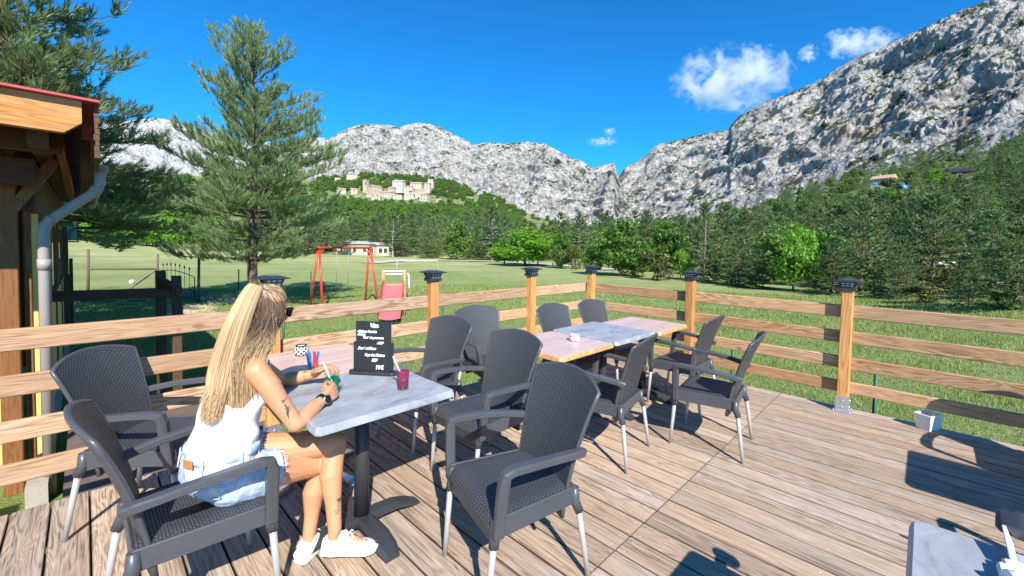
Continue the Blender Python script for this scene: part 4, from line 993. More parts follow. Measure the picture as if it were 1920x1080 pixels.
# dark handrail and posts of the walkway beside the cabin
wr = empty('walkway_railing', (.6,6,0), 0, 'dark heavy timber handrail of the lower walkway beside the cabin', 'railing')
m_ = MB(); 
y0 = 7.8; A_ = at_y(95,556,y0); B_ = at_y(325,548,y0)
def rel(p): return Vector(p)-Vector((.6,6,0))
m_.cur = .3; m_.bar(rel(A_), rel(B_), .07, .13, bev=.008); m_.build('handrail', M['cabin_dark'], wr)
m_ = MB(); q = at_y(303,560,y0); m_.bar(rel((q.x,q.y+.08,-1.)), rel((q.x,q.y+.08,at_y(303,508,y0).z)), .11,.11,bev=.006,up=(0,1,0)); m_.build('post', M['cabin_dark'], wr)
m_ = MB(); q2 = at_y(331,560,y0-.5); m_.bar(rel((q2.x,q2.y,-1.)), rel((q2.x,q2.y,at_y(331,517,y0-.5).z)), .10,.10,bev=.006,up=(0,1,0)); m_.build('post', M['cabin_dark'], wr)
m_ = MB(); m_.bar(rel((q.x,q.y+.02,at_y(303,528,y0).z)), rel((q2.x+.02,q2.y-.10,at_y(335,546,y0-.5).z)), .07,.12,bev=.006); m_.build('handrail', M['cabin_dark'], wr)
for c in wr.children: pass
wk = MB(); gk = random.Random(8)
for i in range(14): wk.cur = gk.random(); wk.box((.15+i*0-.0+.45,4.0+i*.2,-.52),(1.5,.19,.04))
o = wk.build('walkway', M['old_timber']); o['kind'] = 'structure'
# low black frame on the grass
P = ground_at(150,581); Q = ground_at(272,578); m_ = MB(); m_.tube([P+Vector((0,0,.28)),Q+Vector((0,0,.28)),Q+Vector((0,0,.02)),P+Vector((0,0,.02))], .02, 6); o = m_.build('metal_frame', M['black_iron']); tag(o, 'low black rectangular metal frame lying in the grass beyond the walkway rail', 'metal frame')
a = ground_at(170,562); b = ground_at(240,572); stick(a+Vector((0,0,.05)), b+Vector((0,0,.05)), .04, 'wooden_pole', 'play_timber', 'pale wooden pole lying in the grass behind the black frame', 'pole')
P = ground_at(247,533); m_ = MB(); m_.lathe((0,0,.12), [(0,-.12),(.08,-.09),(.12,0),(.08,.09),(0,.12)], 14); o = m_.build('football', M['white_paint']); o.location = P; tag(o, 'small white ball on the grass left of the gate', 'ball')
# ------------------------------------------------------------------ cabin
simple('roof_sheet', (.50,.07,.07), .45, var=.12, sc=3)
simple('pvc_grey', (.34,.295,.275), .45, var=.06, sc=4)
simple('ochre_panel', (.78,.58,.17), .8, var=.15, sc=3, bmp=.004)
simple('window_glass', (.10,.13,.14), .06, var=.1, sc=2)
cb = empty('wooden_cabin', (-.5,5,0), 0, 'wooden cabin with a red edged roof, orange beam and ochre wall at the left edge', 'cabin')
def rb(p): return Vector(p)-Vector((-.5,5,0))
def cpart(name, mat, build, parent=None): m_ = MB(); m_.cur = gs.random(); build(m_); return m_.build(name, M[mat], parent or cb)
cpart('roof', 'cabin_brown', lambda m: (m.box(rb((-2.1,10.5,2.565)),(4.2,11.,.04)), [m.box(rb((-2.1,5.35+i*.9,2.50)),(4.1,.08,.10)) for i in range(11)]))
rf = [c for c in cb.children if c.name.startswith('roof')][0]
cpart('roof_edge', 'roof_sheet', lambda m: (m.box(rb((-2.07,10.45,2.612)),(4.34,11.1,.018))), rf)
cpart('barge_beam', 'cabin_orange', lambda m: m.add([rb(p) for p in ((-4,4.96,2.36),(-.10,4.96,2.335),(.0,4.96,2.43),(.0,4.96,2.60),(-4,4.96,2.60),(-4,5.05,2.36),(-.10,5.05,2.335),(.0,5.05,2.43),(.0,5.05,2.60),(-4,5.05,2.60))], [(0,1,2,3,4),(9,8,7,6,5),(0,5,6,1),(1,6,7,2),(2,7,8,3),(3,8,9,4)]))
cpart('side_fascia', 'cabin_dark', lambda m: [m.box(rb((.085-.004*(i%2),5.48,2.60-.03-.047*i)),(.022+.006*(i%3),1.0,.05)) for i in range(9)])
cpart('soffit_beam', 'cabin_dark', lambda m: m.box(rb((.02,9.5,2.32)),(.07,7.2,.26)))
cpart('eave_beam', 'cabin_dark', lambda m: m.box(rb((-.25,9,2.36)),(.12,7.5,.20)))
cpart('post', 'cabin_post', lambda m: m.box(rb((-.50,6.25,.66)),(.13,.12,3.3),bev=.006))
cpart('post', 'cabin_post', lambda m: m.box(rb((-.385,6.35,.66)),(.05,.10,3.2),bev=.006))
cpart('cross_beam', 'cabin_brown', lambda m: m.box(rb((-1.25,6.0,2.10)),(1.9,.12,.24),bev=.006))
cpart('cross_beam', 'cabin_brown', lambda m: m.box(rb((-1.0,5.6,2.33)),(1.75,.10,.18),bev=.006))
cpart('brace', 'cabin_post', lambda m: m.bar(rb((-.14,5.6,2.36)),rb((-.10,7.0,2.0)),.05,.09))
cpart('brace', 'cabin_post', lambda m: m.bar(rb((-.47,6.2,1.75)),rb((-.16,6.2,2.30)),.07,.08))
cpart('wall', 'ochre_panel', lambda m: m.box(rb((-.36,10.1,.40)),(.06,6.8,2.7)))
cpart('wall', 'cabin_dark', lambda m: m.box(rb((-.36,9.9,2.0)),(.065,7.2,.5)))
cpart('low_wall', 'ochre_panel', lambda m: m.box(rb((-1.95,6.7,-.15)),(2.9,.06,1.6)))
cpart('back_wall', 'cabin_dark', lambda m: m.box(rb((-1.9,8.1,1.2)),(2.9,.08,2.6)))
for (y0,y1) in ((6.75,7.7),(8.2,9.6),(10.3,12.0)):
    w_ = cpart('window', 'window_glass', lambda m: m.box(rb((-.325,(y0+y1)/2,1.22)),(.02,y1-y0,.85)))
    cpart('frame', 'cabin_post', lambda m: (m.box(rb((-.315,y0,1.22)),(.04,.07,1.05)), m.box(rb((-.315,y1,1.22)),(.04,.07,1.05)), m.box(rb((-.31,(y0+y1)/2,.77)),(.06,y1-y0,.05)), m.box(rb((-.315,(y0+y1)/2,1.69)),(.04,y1-y0,.07))), w_)
for yb in (6.5,7.95,9.95,12.2): cpart('wall_board', 'cabin_post', lambda m: m.box(rb((-.322,yb,.25)),(.02,.07,2.3)))
cpart('wall_board', 'cabin_dark', lambda m: m.box(rb((-.30,13.5,.5)),(.10,.2,2.4)))
cpart('wall_board', 'cabin_dark', lambda m: m.box(rb((-.22,13.9,.1)),(.05,.7,1.9)))
cpart('window', 'window_glass', lambda m: m.box(rb((-1.95,6.75,1.25)),(2.7,.02,1.1)))
cpart('sill', 'cabin_dark', lambda m: m.box(rb((-1.95,6.67,.68)),(2.9,.14,.06)))
cpart('plinth', 'gravel', lambda m: m.box(rb((-.34,9.6,-.92)),(.14,7.6,.30)))
lp = cpart('wall_lamp', 'lamp_black', lambda m: (m.box(rb((-.14,10.2,1.72)),(.16,.16,.02)), m.box(rb((-.14,10.2,1.45)),(.15,.15,.02)), [m.bar(rb((-.14+a*.065,10.2+b*.065,1.45)),rb((-.14+a*.065,10.2+b*.065,1.72)),.012,.012,up=(0,1,0)) for a in (-1,1) for b in (-1,1)], m.bar(rb((-.33,10.2,1.76)),rb((-.14,10.2,1.76)),.03,.03)))
cpart('pane', 'window_glass', lambda m: m.box(rb((-.14,10.2,1.585)),(.115,.115,.23)), lp)
def gut(m):
    n = 8; V_ = []; 
    for rr_ in (.062,.058):
        for y in (5.95,13.6):
            for k in range(n+1): an = math.pi+math.pi*k/n; V_.append(rb((.125+rr_*math.cos(an), y, 2.235+rr_*math.sin(an))))
    m.add(V_, [(k,k+1,n+1+k+1,n+1+k) for k in range(n)]+[(2*(n+1)+k+1,2*(n+1)+k,3*(n+1)+k,3*(n+1)+k+1) for k in range(n)]+[tuple(range(n,-1,-1))], True)
cpart('gutter', 'pvc_grey', gut)
dp = cpart('downpipe', 'pvc_grey', lambda m: m.tube([rb((.115,6.02,2.20)),rb((.115,6.02,2.06)),rb((.09,6.02,1.98)),rb((-.21,6.0,1.68)),rb((-.25,6.0,1.63)),rb((-.265,6.0,1.55)),rb((-.265,6.0,-1.0))], .042, 14))
for q in (((-.265,6,1.30),(-.265,6,1.20)),((.10,6.02,2.02),(.075,6.02,1.965)),((-.20,6,1.69),(-.225,6,1.665))): cpart('pipe_collar', 'pvc_grey', lambda m: m.tube([rb(q[0]),rb(q[1])], .047, 14), dp)
# ------------------------------------------------------------------ the woman at the table
t = NT('skin'); v = t.co(); n = t.noise(v, 14, 5, .6); n2 = t.noise(v, 160, 2)
c = t.mix(n, (.50,.235,.115), (.60,.305,.165)); c = t.mix(t.rng(t.noise(v, 38, 3),.60,.70,0,.35), c, (.50,.21,.11))
M['skin'] = t.prin(c, t.rng(n,.3,.7,.42,.55), 0, t.bump(n2,.25,.0006), .45, Subsurface_Weight=.12, Subsurface_Radius=(.8,.3,.15), Subsurface_Scale=.02)
def V3(*a): return Vector(a)
class Body(MB):
    def cap(s, pts, rad, n=16):
        """tapered limb closed with round ends"""
        pts = [Vector(p) for p in pts]; d0 = (pts[0]-pts[1]).normalized(); d1 = (pts[-1]-pts[-2]).normalized(); r0,r1 = rad[0],rad[-1]
        P = [pts[0]+d0*r0*k for k in (.97,.75,.4)]+pts+[pts[-1]+d1*r1*k for k in (.4,.75,.97)]; Rr = [r0*.24,r0*.66,r0*.92]+list(rad)+[r1*.92,r1*.66,r1*.24]
        return s.tube(P, Rr, n)
    def ell(s, c, r, q=None, n=16):
        vs = []; fs = []; c = Vector(c)
        for i in range(n//2+1):
            a = math.pi*(i+.02)/(n/2+.04)
            for k in range(n): b = 2*math.pi*k/n; p = V3(r[0]*math.sin(a)*math.cos(b), r[1]*math.sin(a)*math.sin(b), r[2]*math.cos(a)); vs.append(c+(q@p if q else p))
        for i in range(n//2):
            for k in range(n): k2 = (k+1)%n; fs.append((i*n+k,(i+1)*n+k,(i+1)*n+k2,i*n+k2))
        m_ = n//2; fs += [tuple(range(n)), tuple(m_*n+k for k in range(n-1,-1,-1))]; return s.add(vs, fs, True)
ST = np.array([ # z, centre x, half width, half depth, centre y
 (.455,.405,.115,.085,2.13),(.49,.395,.158,.118,2.13),(.54,.385,.172,.128,2.13),(.60,.380,.162,.116,2.13),(.67,.392,.133,.094,2.13),(.73,.408,.124,.086,2.13),
 (.79,.424,.130,.090,2.13),(.85,.440,.140,.098,2.13),(.91,.456,.150,.098,2.13),(.96,.468,.152,.085,2.13),(1.0,.478,.135,.068,2.13),(1.03,.485,.09,.055,2.13)])
def torso(z, th, off=0.):
    """point on the trunk; th = 0 front (+x), pi back, -pi/2 her right side (towards the camera)"""
    a = [np.interp(z, ST[:,0], ST[:,k]) for k in range(1,5)]; cx,hw,hd,cy = a
    ex = 2.3; ct,st_ = math.cos(th),math.sin(th); r = (abs(ct)**ex+abs(st_)**ex)**(-1/ex)
    x = (hd+off)*ct*r; y = (hw+off)*st_*r
    bust = math.exp(-((z-.865)/.05)**2)*.050*max(0,ct)**1.2*(math.exp(-((abs(th)-.55)/.35)**2)+.25)
    spine = -.008*math.exp(-((abs(abs(th)-math.pi))/.18)**2)*(1 if .6 < z < 1.0 else 0)
    return V3(cx+x+bust-(-spine if ct < 0 else 0)*-1, cy+y, z)
b = Body(); nz = 26; zs = np.linspace(.455,1.035,nz); nth = 32
vs = [torso(z, 2*math.pi*k/nth) for z in zs for k in range(nth)]
b.add(vs, [(i*nth+k,i*nth+(k+1)%nth,(i+1)*nth+(k+1)%nth,(i+1)*nth+k) for i in range(nz-1) for k in range(nth)]+[tuple(range(nth-1,-1,-1)), tuple((nz-1)*nth+k for k in range(nth))], True)
# neck and shoulders
HC_ = V3(.548,2.135,1.195); FW = V3(.90,.36,-.24).normalized(); SD = FW.cross(V3(0,0,1)).normalized(); UPh = SD.cross(FW).normalized()   # SD = her right
QH = Matrix((FW,-SD,UPh)).transposed().to_quaternion()
b.cap([(.478,2.13,.99),(.495,2.13,1.05),(.525,2.135,1.13)], [.060,.049,.048])
RS,LS = V3(.478,1.972,.972), V3(.492,2.292,.978)
b.cap([(.482,2.10,1.015),(.480,2.04,1.003),RS], [.042,.042,.044]); b.cap([(.484,2.16,1.015),(.488,2.22,1.006),LS], [.042,.042,.044])
b.ell((.455,2.05,.955),(.055,.07,.06)); b.ell((.46,2.21,.955),(.055,.07,.06))
RE,RW = V3(.600,1.895,.738), V3(.760,2.000,.783)
b.cap([RS, RS.lerp(RE,.25)+V3(.004,-.006,0), RS.lerp(RE,.55), RS.lerp(RE,.85), RE], [.046,.044,.039,.034,.034])
b.cap([RE, RE.lerp(RW,.22)+V3(0,-.003,-.002), RE.lerp(RW,.55), RE.lerp(RW,.85), RW], [.034,.038,.033,.0245,.023])
LE,LW = V3(.705,2.425,.775), V3(.835,2.335,.805)
b.cap([LS, LS.lerp(LE,.3), LS.lerp(LE,.6), LE], [.045,.043,.038,.033]); b.cap([LE, LE.lerp(LW,.3), LE.lerp(LW,.7), LW], [.033,.036,.029,.023])
# head: skull, face, jaw, nose, ears, lips
def hd(f,s,u): return HC_+FW*f+SD*s+UPh*u
b.ell(hd(-.006,0,.022),(.096,.077,.094),QH,20); b.ell(hd(.036,0,-.032),(.058,.060,.070),QH,18); b.ell(hd(.062,0,-.080),(.026,.028,.022),QH,12)
b.cap([hd(-.01,.045,-.06),hd(.05,.02,-.085)],[.020,.016],10); b.cap([hd(-.01,-.045,-.06),hd(.05,-.02,-.085)],[.020,.016],10)
b.cap([hd(.088,0,.018),hd(.103,0,-.010),hd(.110,0,-.026)],[.008,.009,.0115],10)
for s in (-1,1):
    b.ell(hd(.100,s*.011,-.031),(.008,.007,.006),QH,8); b.ell(hd(-.008,s*.079,-.012),(.018,.006,.030),QH,12); b.ell(hd(-.002,s*.080,-.036),(.008,.005,.010),QH,8); b.ell(hd(.060,s*.045,-.020),(.028,.018,.020),QH,10)
b.ell(hd(.092,0,-.052),(.008,.022,.005),QH,10); b.ell(hd(.089,0,-.061),(.008,.018,.0055),QH,10)
# legs: left thigh crossed over the right, its shin hanging on the near side
LH,LK,LA = V3(.42,2.205,.545), V3(.832,2.065,.522), V3(.788,1.958,.165)
RH,RK,RA = V3(.42,2.045,.520), V3(.800,2.120,.415), V3(.722,2.098,.085)
b.cap([LH, LH.lerp(LK,.35)+V3(0,0,.008), LH.lerp(LK,.7)+V3(0,0,.004), LK], [.088,.080,.062,.053])
b.cap([LK, LK.lerp(LA,.18)+V3(-.010,0,0), LK.lerp(LA,.38)+V3(-.020,.0,0), LK.lerp(LA,.7)+V3(-.008,0,0), LA], [.052,.050,.052,.036,.030])
b.cap([RH, RH.lerp(RK,.35)+V3(0,0,.006), RH.lerp(RK,.7), RK], [.088,.078,.060,.052])
b.cap([RK, RK.lerp(RA,.18)+V3(-.012,0,0), RK.lerp(RA,.38)+V3(-.022,0,0), RK.lerp(RA,.7)+V3(-.008,0,0), RA], [.050,.048,.050,.034,.029])
b.ell(LK+V3(.018,0,.004),(.036,.040,.040)); b.ell(LA+V3(0,-.02,0),(.014,.014,.014),None,8); b.ell(RA+V3(-.002,-.020,0),(.014,.014,.014),None,8)
LF,LT = LA+V3(-.012,0,-.07), V3(.955,1.872,.050)
RF,RT = V3(.700,2.090,.035), V3(.862,2.200,.030)
b.cap([LA, LA.lerp(LF,.8), LF.lerp(LT,.5)+V3(0,0,.01), LT-V3(.03,-.02,0)], [.030,.032,.028,.018]); b.cap([RA, V3(.715,2.095,.05), RF.lerp(RT,.5), RT-V3(.03,.02,0)], [.028,.030,.026,.018])
# hands
def hand(W, d, nrm, th, fingers, thumb, k=1.0):
    """W wrist, d towards the knuckles, nrm out of the back of the hand, th thumb side"""
    d = d.normalized(); th = (th-d*th.dot(d)).normalized(); nrm = d.cross(th)*(1 if d.cross(th).dot(nrm) > 0 else -1)
    for j,o_ in enumerate((.027,.009,-.009,-.026)):
        kn = W+d*(.083-.004*abs(j-1.2))*k+th*o_*k-nrm*.002; b.cap([W+th*o_*.55+d*.008, W+d*.045*k+th*o_*.85+nrm*.002, kn], [.0155*k,.0145*k,.0115*k], 10)
        p = kn; dr = d.copy(); ln = (.040,.045,.042,.033)[j]; sp_ = (.06,.0,-.06,-.13)[j]
        dr = (dr+th*sp_).normalized(); pts = [p]; rad_ = [.0098*k]
        for q,(cu,sc_) in enumerate(zip(fingers[j],(1.,.62,.52))):
            ax = d.cross(nrm); dr = (dr*math.cos(cu)-nrm*math.sin(cu)*1.0+0*ax) if q == 0 else (dr*math.cos(cu)+(-(nrm*dr.dot(d)+d*(-dr.dot(nrm))))*math.sin(cu)); dr.normalize()
            p = p+dr*ln*sc_*k; pts.append(p); rad_.append((.0092,.0086,.0072)[q]*k)
        b.cap(pts, rad_, 10)
    b.cap(thumb, [.0145*k,.0125*k,.0102*k,.0085*k], 10)
GC = V3(.840,2.122,.747)   # green glass
hand(RW, V3(.075,.050,.012), V3(.55,-.80,.35), V3(-.25,.12,.9), [(.75,.9,.5),(.85,.95,.55),(.95,1.0,.6),(1.05,1.0,.6)],
     [RW+V3(.012,.014,.020), RW+V3(.018,.048,.036), RW+V3(.030,.080,.040), RW+V3(.050,.106,.040)])
hand(LW, V3(.030,-.070,.055), V3(.30,.25,.9), V3(-.75,-.35,.1), [(.55,.75,.4),(.50,.70,.4),(.45,.65,.45),(.40,.7,.5)],
     [LW+V3(-.012,-.016,.006), LW+V3(-.022,-.046,.022), LW+V3(-.018,-.078,.034), LW+V3(-.006,-.100,.040)])
wo_ = b.build('person', M['skin'])
tag(wo_, 'woman with long blond hair, white tank top and denim shorts, seated with a green drink', 'person')
rm = wo_.modifiers.new('r','REMESH'); rm.mode = 'VOXEL'; rm.voxel_size = .0036; rm.use_smooth_shade = True
sm = wo_.modifiers.new('s','SMOOTH'); sm.factor = .5; sm.iterations = 5
# --- tank top: one sheet round the trunk with scooped back and deep arm openings, plus straps
t = NT('white_cotton'); v = t.co(); n = t.noise(t.map(v,(1,1,.35),rot=(.3,.2,0)), 16, 4, .6, .6)
M['white_cotton'] = t.prin((.80,.79,.80), .85, 0, t.bump(n, .7, .012), .2, Sheen_Weight=.15)
t = NT('denim'); v = t.co(); n = t.noise(v, 24, 5, .7); n2 = t.noise(t.map(v,(1,1,3)), 190, 2)
c = t.ramp(n, [(.3,(.22,.33,.50)),(.5,(.38,.50,.66)),(.68,(.58,.67,.78))]); c = t.mix(t.math('MULTIPLY', n2, .35), c, (.75,.80,.86))
M['denim'] = t.prin(c, .9, 0, t.bump(t.math('ADD', t.noise(v,30,4), t.math('MULTIPLY', n2, .3)), .8, .006), .15)
simple('leather_tan', (.45,.21,.07), .6, var=.2, sc=20); simple('denim_seam', (.62,.62,.60), .9); simple('ink', (.05,.055,.07), .7)
def ztop(th):
    a = abs(th); xs = [0,.35,.62,.95,1.57,2.0,2.5,2.8,3.1416]; ys = [.905,.935,.985,.93,.825,.835,.880,.845,.825]
    return float(np.interp(a, xs, ys))
tk = MB(); NU,NV = 96,34
def tf(u, v, ins=0.):
    th = 2*math.pi*u-math.pi; zt = ztop(th); z = .575+(zt-.575)*v
    loose = .006+.016*math.sin(math.pi*min(1,max(0,(z-.56)/.30)))*(1 if True else 0)
    fold = .007*math.sin(th*7+z*26+1.3*math.sin(z*19))*(1-v)**.6+.005*math.sin(th*3-z*40)
    if v > .93: fold *= .2
    return torso(z, th, max(.004,loose+fold)-ins)+V3(0,0,-.03*(1-v)*(1+math.cos(th))*.2)
tk.grid(lambda u,v: tf(u,v), NU, NV); tk.grid(lambda u,v: tf(1-u,v,.003), NU, NV)
# drape bulge at the back over the waistband
for s in (-1,1):
    pts = []
    for i in range(13):
        k = i/12; 
        p = [torso(.984,s*.62,.008), V3(.525,2.13+s*.085,1.015), V3(.487,2.13+s*.088,1.052-.008), V3(.440,2.13+s*.086,1.015), V3(.402,2.13+s*.075,.95), torso(.878,s*2.5,.010)]
        q = k*5; j = min(4,int(q)); w = q-j; pts.append(p[j].lerp(p[j+1],w))
    pts = [pts[0]]+[ (pts[i-1]+pts[i]*2+pts[i+1])/4 for i in range(1,12)]+[pts[-1]]
    for a_,b_ in zip(pts[:-1],pts[1:]): pass
    tk.tube(pts, .0085, 6, flat=.35, up=(0,0,1))
tk.build('tank_top', M['white_cotton'], wo_)
# --- shorts
sh = Body(); nz = 10; zs = np.linspace(.452,.652,nz); nth = 36
vs = [torso(z, 2*math.pi*k/nth, .012+.004*math.sin(k*1.7+z*40)) for z in zs for k in range(nth)]
sh.add(vs, [(i*nth+k,i*nth+(k+1)%nth,(i+1)*nth+(k+1)%nth,(i+1)*nth+k) for i in range(nz-1) for k in range(nth)]+[tuple(range(nth-1,-1,-1)), tuple((nz-1)*nth+k for k in range(nth))], True)
for (H0,K0,e) in ((RH,RK,.36),(LH,LK,.30)):
    d = (K0-H0).normalized(); sh.tube([H0-d*.02,H0+d*.05,H0+(K0-H0)*e*.8,H0+(K0-H0)*e], [.104,.104,.100,.103], 22)
    sh.ell(H0+d*.02-V3(.03,0,.01),(.10,.10,.092))
so = sh.build('shorts', M['denim'], wo_); r2 = so.modifiers.new('r','REMESH'); r2.mode = 'VOXEL'; r2.voxel_size = .005; r2.use_smooth_shade = True; s2 = so.modifiers.new('s','SMOOTH'); s2.iterations = 3
tx = bpy.data.textures.new('creases','CLOUDS'); tx.noise_scale = .045; dm = so.modifiers.new('d','DISPLACE'); dm.texture = tx; dm.strength = .007; dm.texture_coords = 'LOCAL'
m_ = MB(); wb = [torso(.648, 2*math.pi*k/40, .013) for k in range(40)]; wb.append(wb[0]); m_.tube([p+V3(0,0,-.012) for p in wb], .020, 8, flat=1., up=(0,0,1)); m_.tube([p+V3(0,0,-.034) for p in wb], .003, 5)
for th in (2.0,2.9,-1.3,-2.25,-.6): p = torso(.63,th,.026); q = torso(.60,th,.020); m_.bar(p+V3(0,0,.026),q+V3(0,0,-.02),.011,.004,up=(math.cos(th),math.sin(th),0))
m_.build('waistband', M['denim'], so)
m_ = MB(); th = -2.62; p = torso(.634,th,.0335); nn = V3(math.cos(th),math.sin(th)*.9,0).normalized(); an = math.atan2(nn.y,nn.x); m_.box(p,(.004,.046,.034),rz=an,bev=.001); m_.build('leather_patch', M['leather_tan'], so)
m_ = MB()
def seam(pl, off=.0165): m_.tube([torso(z,th,off+.002) for th,z in pl], .0016, 4)
seam([(-2.7+.08*i,.595-.004*i) for i in range(14)]); seam([(-2.7+.08*i,.588-.004*i) for i in range(14)]); seam([(-1.5+.0*i,.62-.011*i) for i in range(12)])
seam([(-1.15+.05*i,.615-.002*i*i) for i in range(7)]); seam([(-2.45,.575-.01*i) for i in range(8)]); seam([(-1.9,.565-.01*i) for i in range(8)]); seam([(-2.45+.08*i,.498+.0*i) for i in range(8)])
m_.build('seam', M['denim_seam'], so)
m_ = MB(); gr = random.Random(2)
for (H0,K0,e,rr0) in ((RH,RK,.362,.104),(LH,LK,.302,.104)):
    d = (K0-H0).normalized(); a1 = d.cross(V3(0,0,1)).normalized(); a2 = d.cross(a1); c0 = H0+(K0-H0)*e
    for i in range(150): an = gr.uniform(0,6.28); l = gr.uniform(.004,.016); p = c0+(a1*math.cos(an)+a2*math.sin(an))*rr0; m_.bar(p-d*.004, p+d*l+V3(gr.uniform(-.004,.004),gr.uniform(-.004,.004),gr.uniform(-.005,.002)), .0016,.001)
m_.build('frayed_hem', M['white_cotton'], so)
# --- sneakers
simple('sneaker_white', (.80,.79,.77), .6, var=.04, sc=20, bmp=.001); simple('sneaker_sole', (.74,.72,.68), .6, var=.06)
def shoe(heel, toe, ank, up=V3(0,0,1), lift=0.):
    d = (toe-heel); Ls = d.length; d.normalize(); s = d.cross(up).normalized(); u = s.cross(d).normalized()
    prof = [ # along, half width, height low, top height
     (-.012,.020,.012,.052),(0,.032,.004,.070),(.18,.038,.0,.082),(.36,.038,.0,.086),(.50,.042,.0,.072),(.66,.047,.0,.056),(.80,.047,.0,.046),(.92,.038,.004,.038),(.99,.020,.010,.026)]
    def ring(p, z0, z1, k=1.): 
        l,w,lo,hi = p; out = []
        for i in range(16):
            an = 2*math.pi*i/16; ca,sa = math.cos(an),math.sin(an); zz = z0+(z1-z0)*(.5+.5*sa); ww = w*k*(1-.35*max(0,sa)**2); out.append(heel+d*(l*Ls)+s*(ww*np.sign(ca)*abs(ca)**.7)+u*zz)
        return out
    so_ = MB(); R1 = [ring(p, p[2]-.002, p[2]+.026, 1.06) for p in prof]; V_ = [q for r in R1 for q in r]; n = len(prof)
    so_.add(V_, [(i*16+k,i*16+(k+1)%16,(i+1)*16+(k+1)%16,(i+1)*16+k) for i in range(n-1) for k in range(16)]+[tuple(range(15,-1,-1)),tuple((n-1)*16+k for k in range(16))], True)
    up_ = MB(); R1 = [ring(p, p[2]+.012, p[3], 1.0) for p in prof]; V_ = [q for r in R1 for q in r]
    up_.add(V_, [(i*16+k,i*16+(k+1)%16,(i+1)*16+(k+1)%16,(i+1)*16+k) for i in range(n-1) for k in range(16)]+[tuple(range(15,-1,-1)),tuple((n-1)*16+k for k in range(16))], True)
    # collar round the ankle
    cc = heel+d*.22*Ls+u*.078; up_.tube([cc+d*.038*math.cos(a)*1.15+s*.030*math.sin(a)+u*(.006*math.cos(2*a)+.010*math.cos(a)) for a in np.linspace(0,2*math.pi,19)], .008, 8)
    o = up_.build('sneaker', M['sneaker_white'], wo_); so_.build('sole', M['sneaker_sole'], o)
    la = MB()
    for i in range(5):
        q = .42+.075*i; h = float(np.interp(q,[p[0] for p in prof],[p[3] for p in prof])); c0 = heel+d*q*Ls+u*(h+.001); la.tube([c0-s*.024-u*.008,c0-s*.012+u*.001,c0+s*.012+u*.001,c0+s*.024-u*.008], .0030, 5)
    c0 = heel+d*.42*Ls+u*.086
    for a_ in (.6,2.2,-.7,-2.3): la.tube([c0, c0+(d*math.cos(a_)+s*math.sin(a_))*.018+u*.014, c0+(d*math.cos(a_)+s*math.sin(a_))*.036-u*.004], .003, 5)
    la.build('lace', M['white_cotton'], o)
shoe(V3(.735,1.985,.058), V3(.955,1.868,.022), LA, up=V3(-.10,.0,1))
shoe(V3(.665,2.055,.0), V3(.862,2.195,.0), RA)
# --- hair
t = NT('hair'); geo = t.n('ShaderNodeNewGeometry'); r = geo.outputs['Random Per Island']; sp = t.n('ShaderNodeSeparateXYZ'); t.set(sp.inputs[0], t.co())
lgt = t.ramp(r, [(0,(.56,.36,.17)),(.5,(.68,.47,.25)),(1,(.78,.59,.35))])
M['hair_light'] = t.prin(lgt, .38, 0, None, .5)
t = NT('hair2'); geo = t.n('ShaderNodeNewGeometry'); r = geo.outputs['Random Per Island']; sp = t.n('ShaderNodeSeparateXYZ'); t.set(sp.inputs[0], t.co())
dk_ = t.ramp(r, [(0,(.06,.035,.022)),(.6,(.13,.08,.05)),(.88,(.22,.145,.09)),(1,(.48,.36,.24))]); lg2 = t.ramp(r, [(0,(.46,.30,.14)),(.5,(.60,.42,.22)),(1,(.74,.57,.35))])
M['hair_root'] = t.prin(t.mix(t.rng(sp.outputs[2], 1.135, 1.02, 0, 1), dk_, lg2), .55, 0, None, .3)
t = NT('hair3'); geo = t.n('ShaderNodeNewGeometry'); r = geo.outputs['Random Per Island']
M['hair_top'] = t.prin(t.ramp(r, [(0,(.12,.07,.04)),(.4,(.26,.16,.09)),(.65,(.50,.34,.18)),(1,(.78,.60,.36))]), .38, 0, None, .5)
gh = np.random.default_rng(12)
def catmull(P, n):
    P = [np.array(p,float) for p in P]; P = [2*P[0]-P[1]]+P+[2*P[-1]-P[-2]]; out = []; m = len(P)-3
    for i in range(n+1):
        q = i/n*m; j = min(m-1,int(q)); u = q-j; a,b_,c,d = P[j:j+4]
        out.append(.5*((2*b_)+(-a+c)*u+(2*a-5*b_+4*c-d)*u*u+(-a+3*b_-3*c+d)*u**3))
    return np.array(out)
def strands(name, curves, rad, mat, parent, nseg=14):
    VV=[];FF=[];base=0
    for P,r0 in curves:
        C = catmull(P, nseg); T = np.gradient(C,axis=0); T /= np.linalg.norm(T,axis=1,keepdims=True)+1e-9
        ref = gh.normal(size=3); e1 = np.cross(T,ref); e1 /= np.linalg.norm(e1,axis=1,keepdims=True)+1e-9; e2 = np.cross(T,e1)
        rr = r0*np.sin(np.linspace(.35,2.95,nseg+1))**.5
        for k in range(3):
            pass
        ring = np.stack([C+(e1*math.cos(a)+e2*math.sin(a)*.5)*rr[:,None] for a in (0,2.094,4.189)],1).reshape(-1,3); VV.append(ring)
        i = np.arange(nseg)[:,None]*3; 
        for k in range(3): FF.append(np.stack([i[:,0]+k,i[:,0]+(k+1)%3,i[:,0]+3+(k+1)%3,i[:,0]+3+k],1)+base)
        base += (nseg+1)*3
    return link(name, np_mesh(name,np.concatenate(VV),np.concatenate(FF)), M[mat], parent, smooth=True)
def scalp(az, el, k=1.0):
    """az from the face direction (her right positive), el up"""
    f = math.cos(el)*math.cos(az); s = math.cos(el)*math.sin(az); u = math.sin(el)
    return np.array(HC_+FW*(-.006+.101*k*f)+SD*(.083*k*s)+UPh*(.022+.101*k*u))
KN = np.array(hd(-.058,.030,.092))
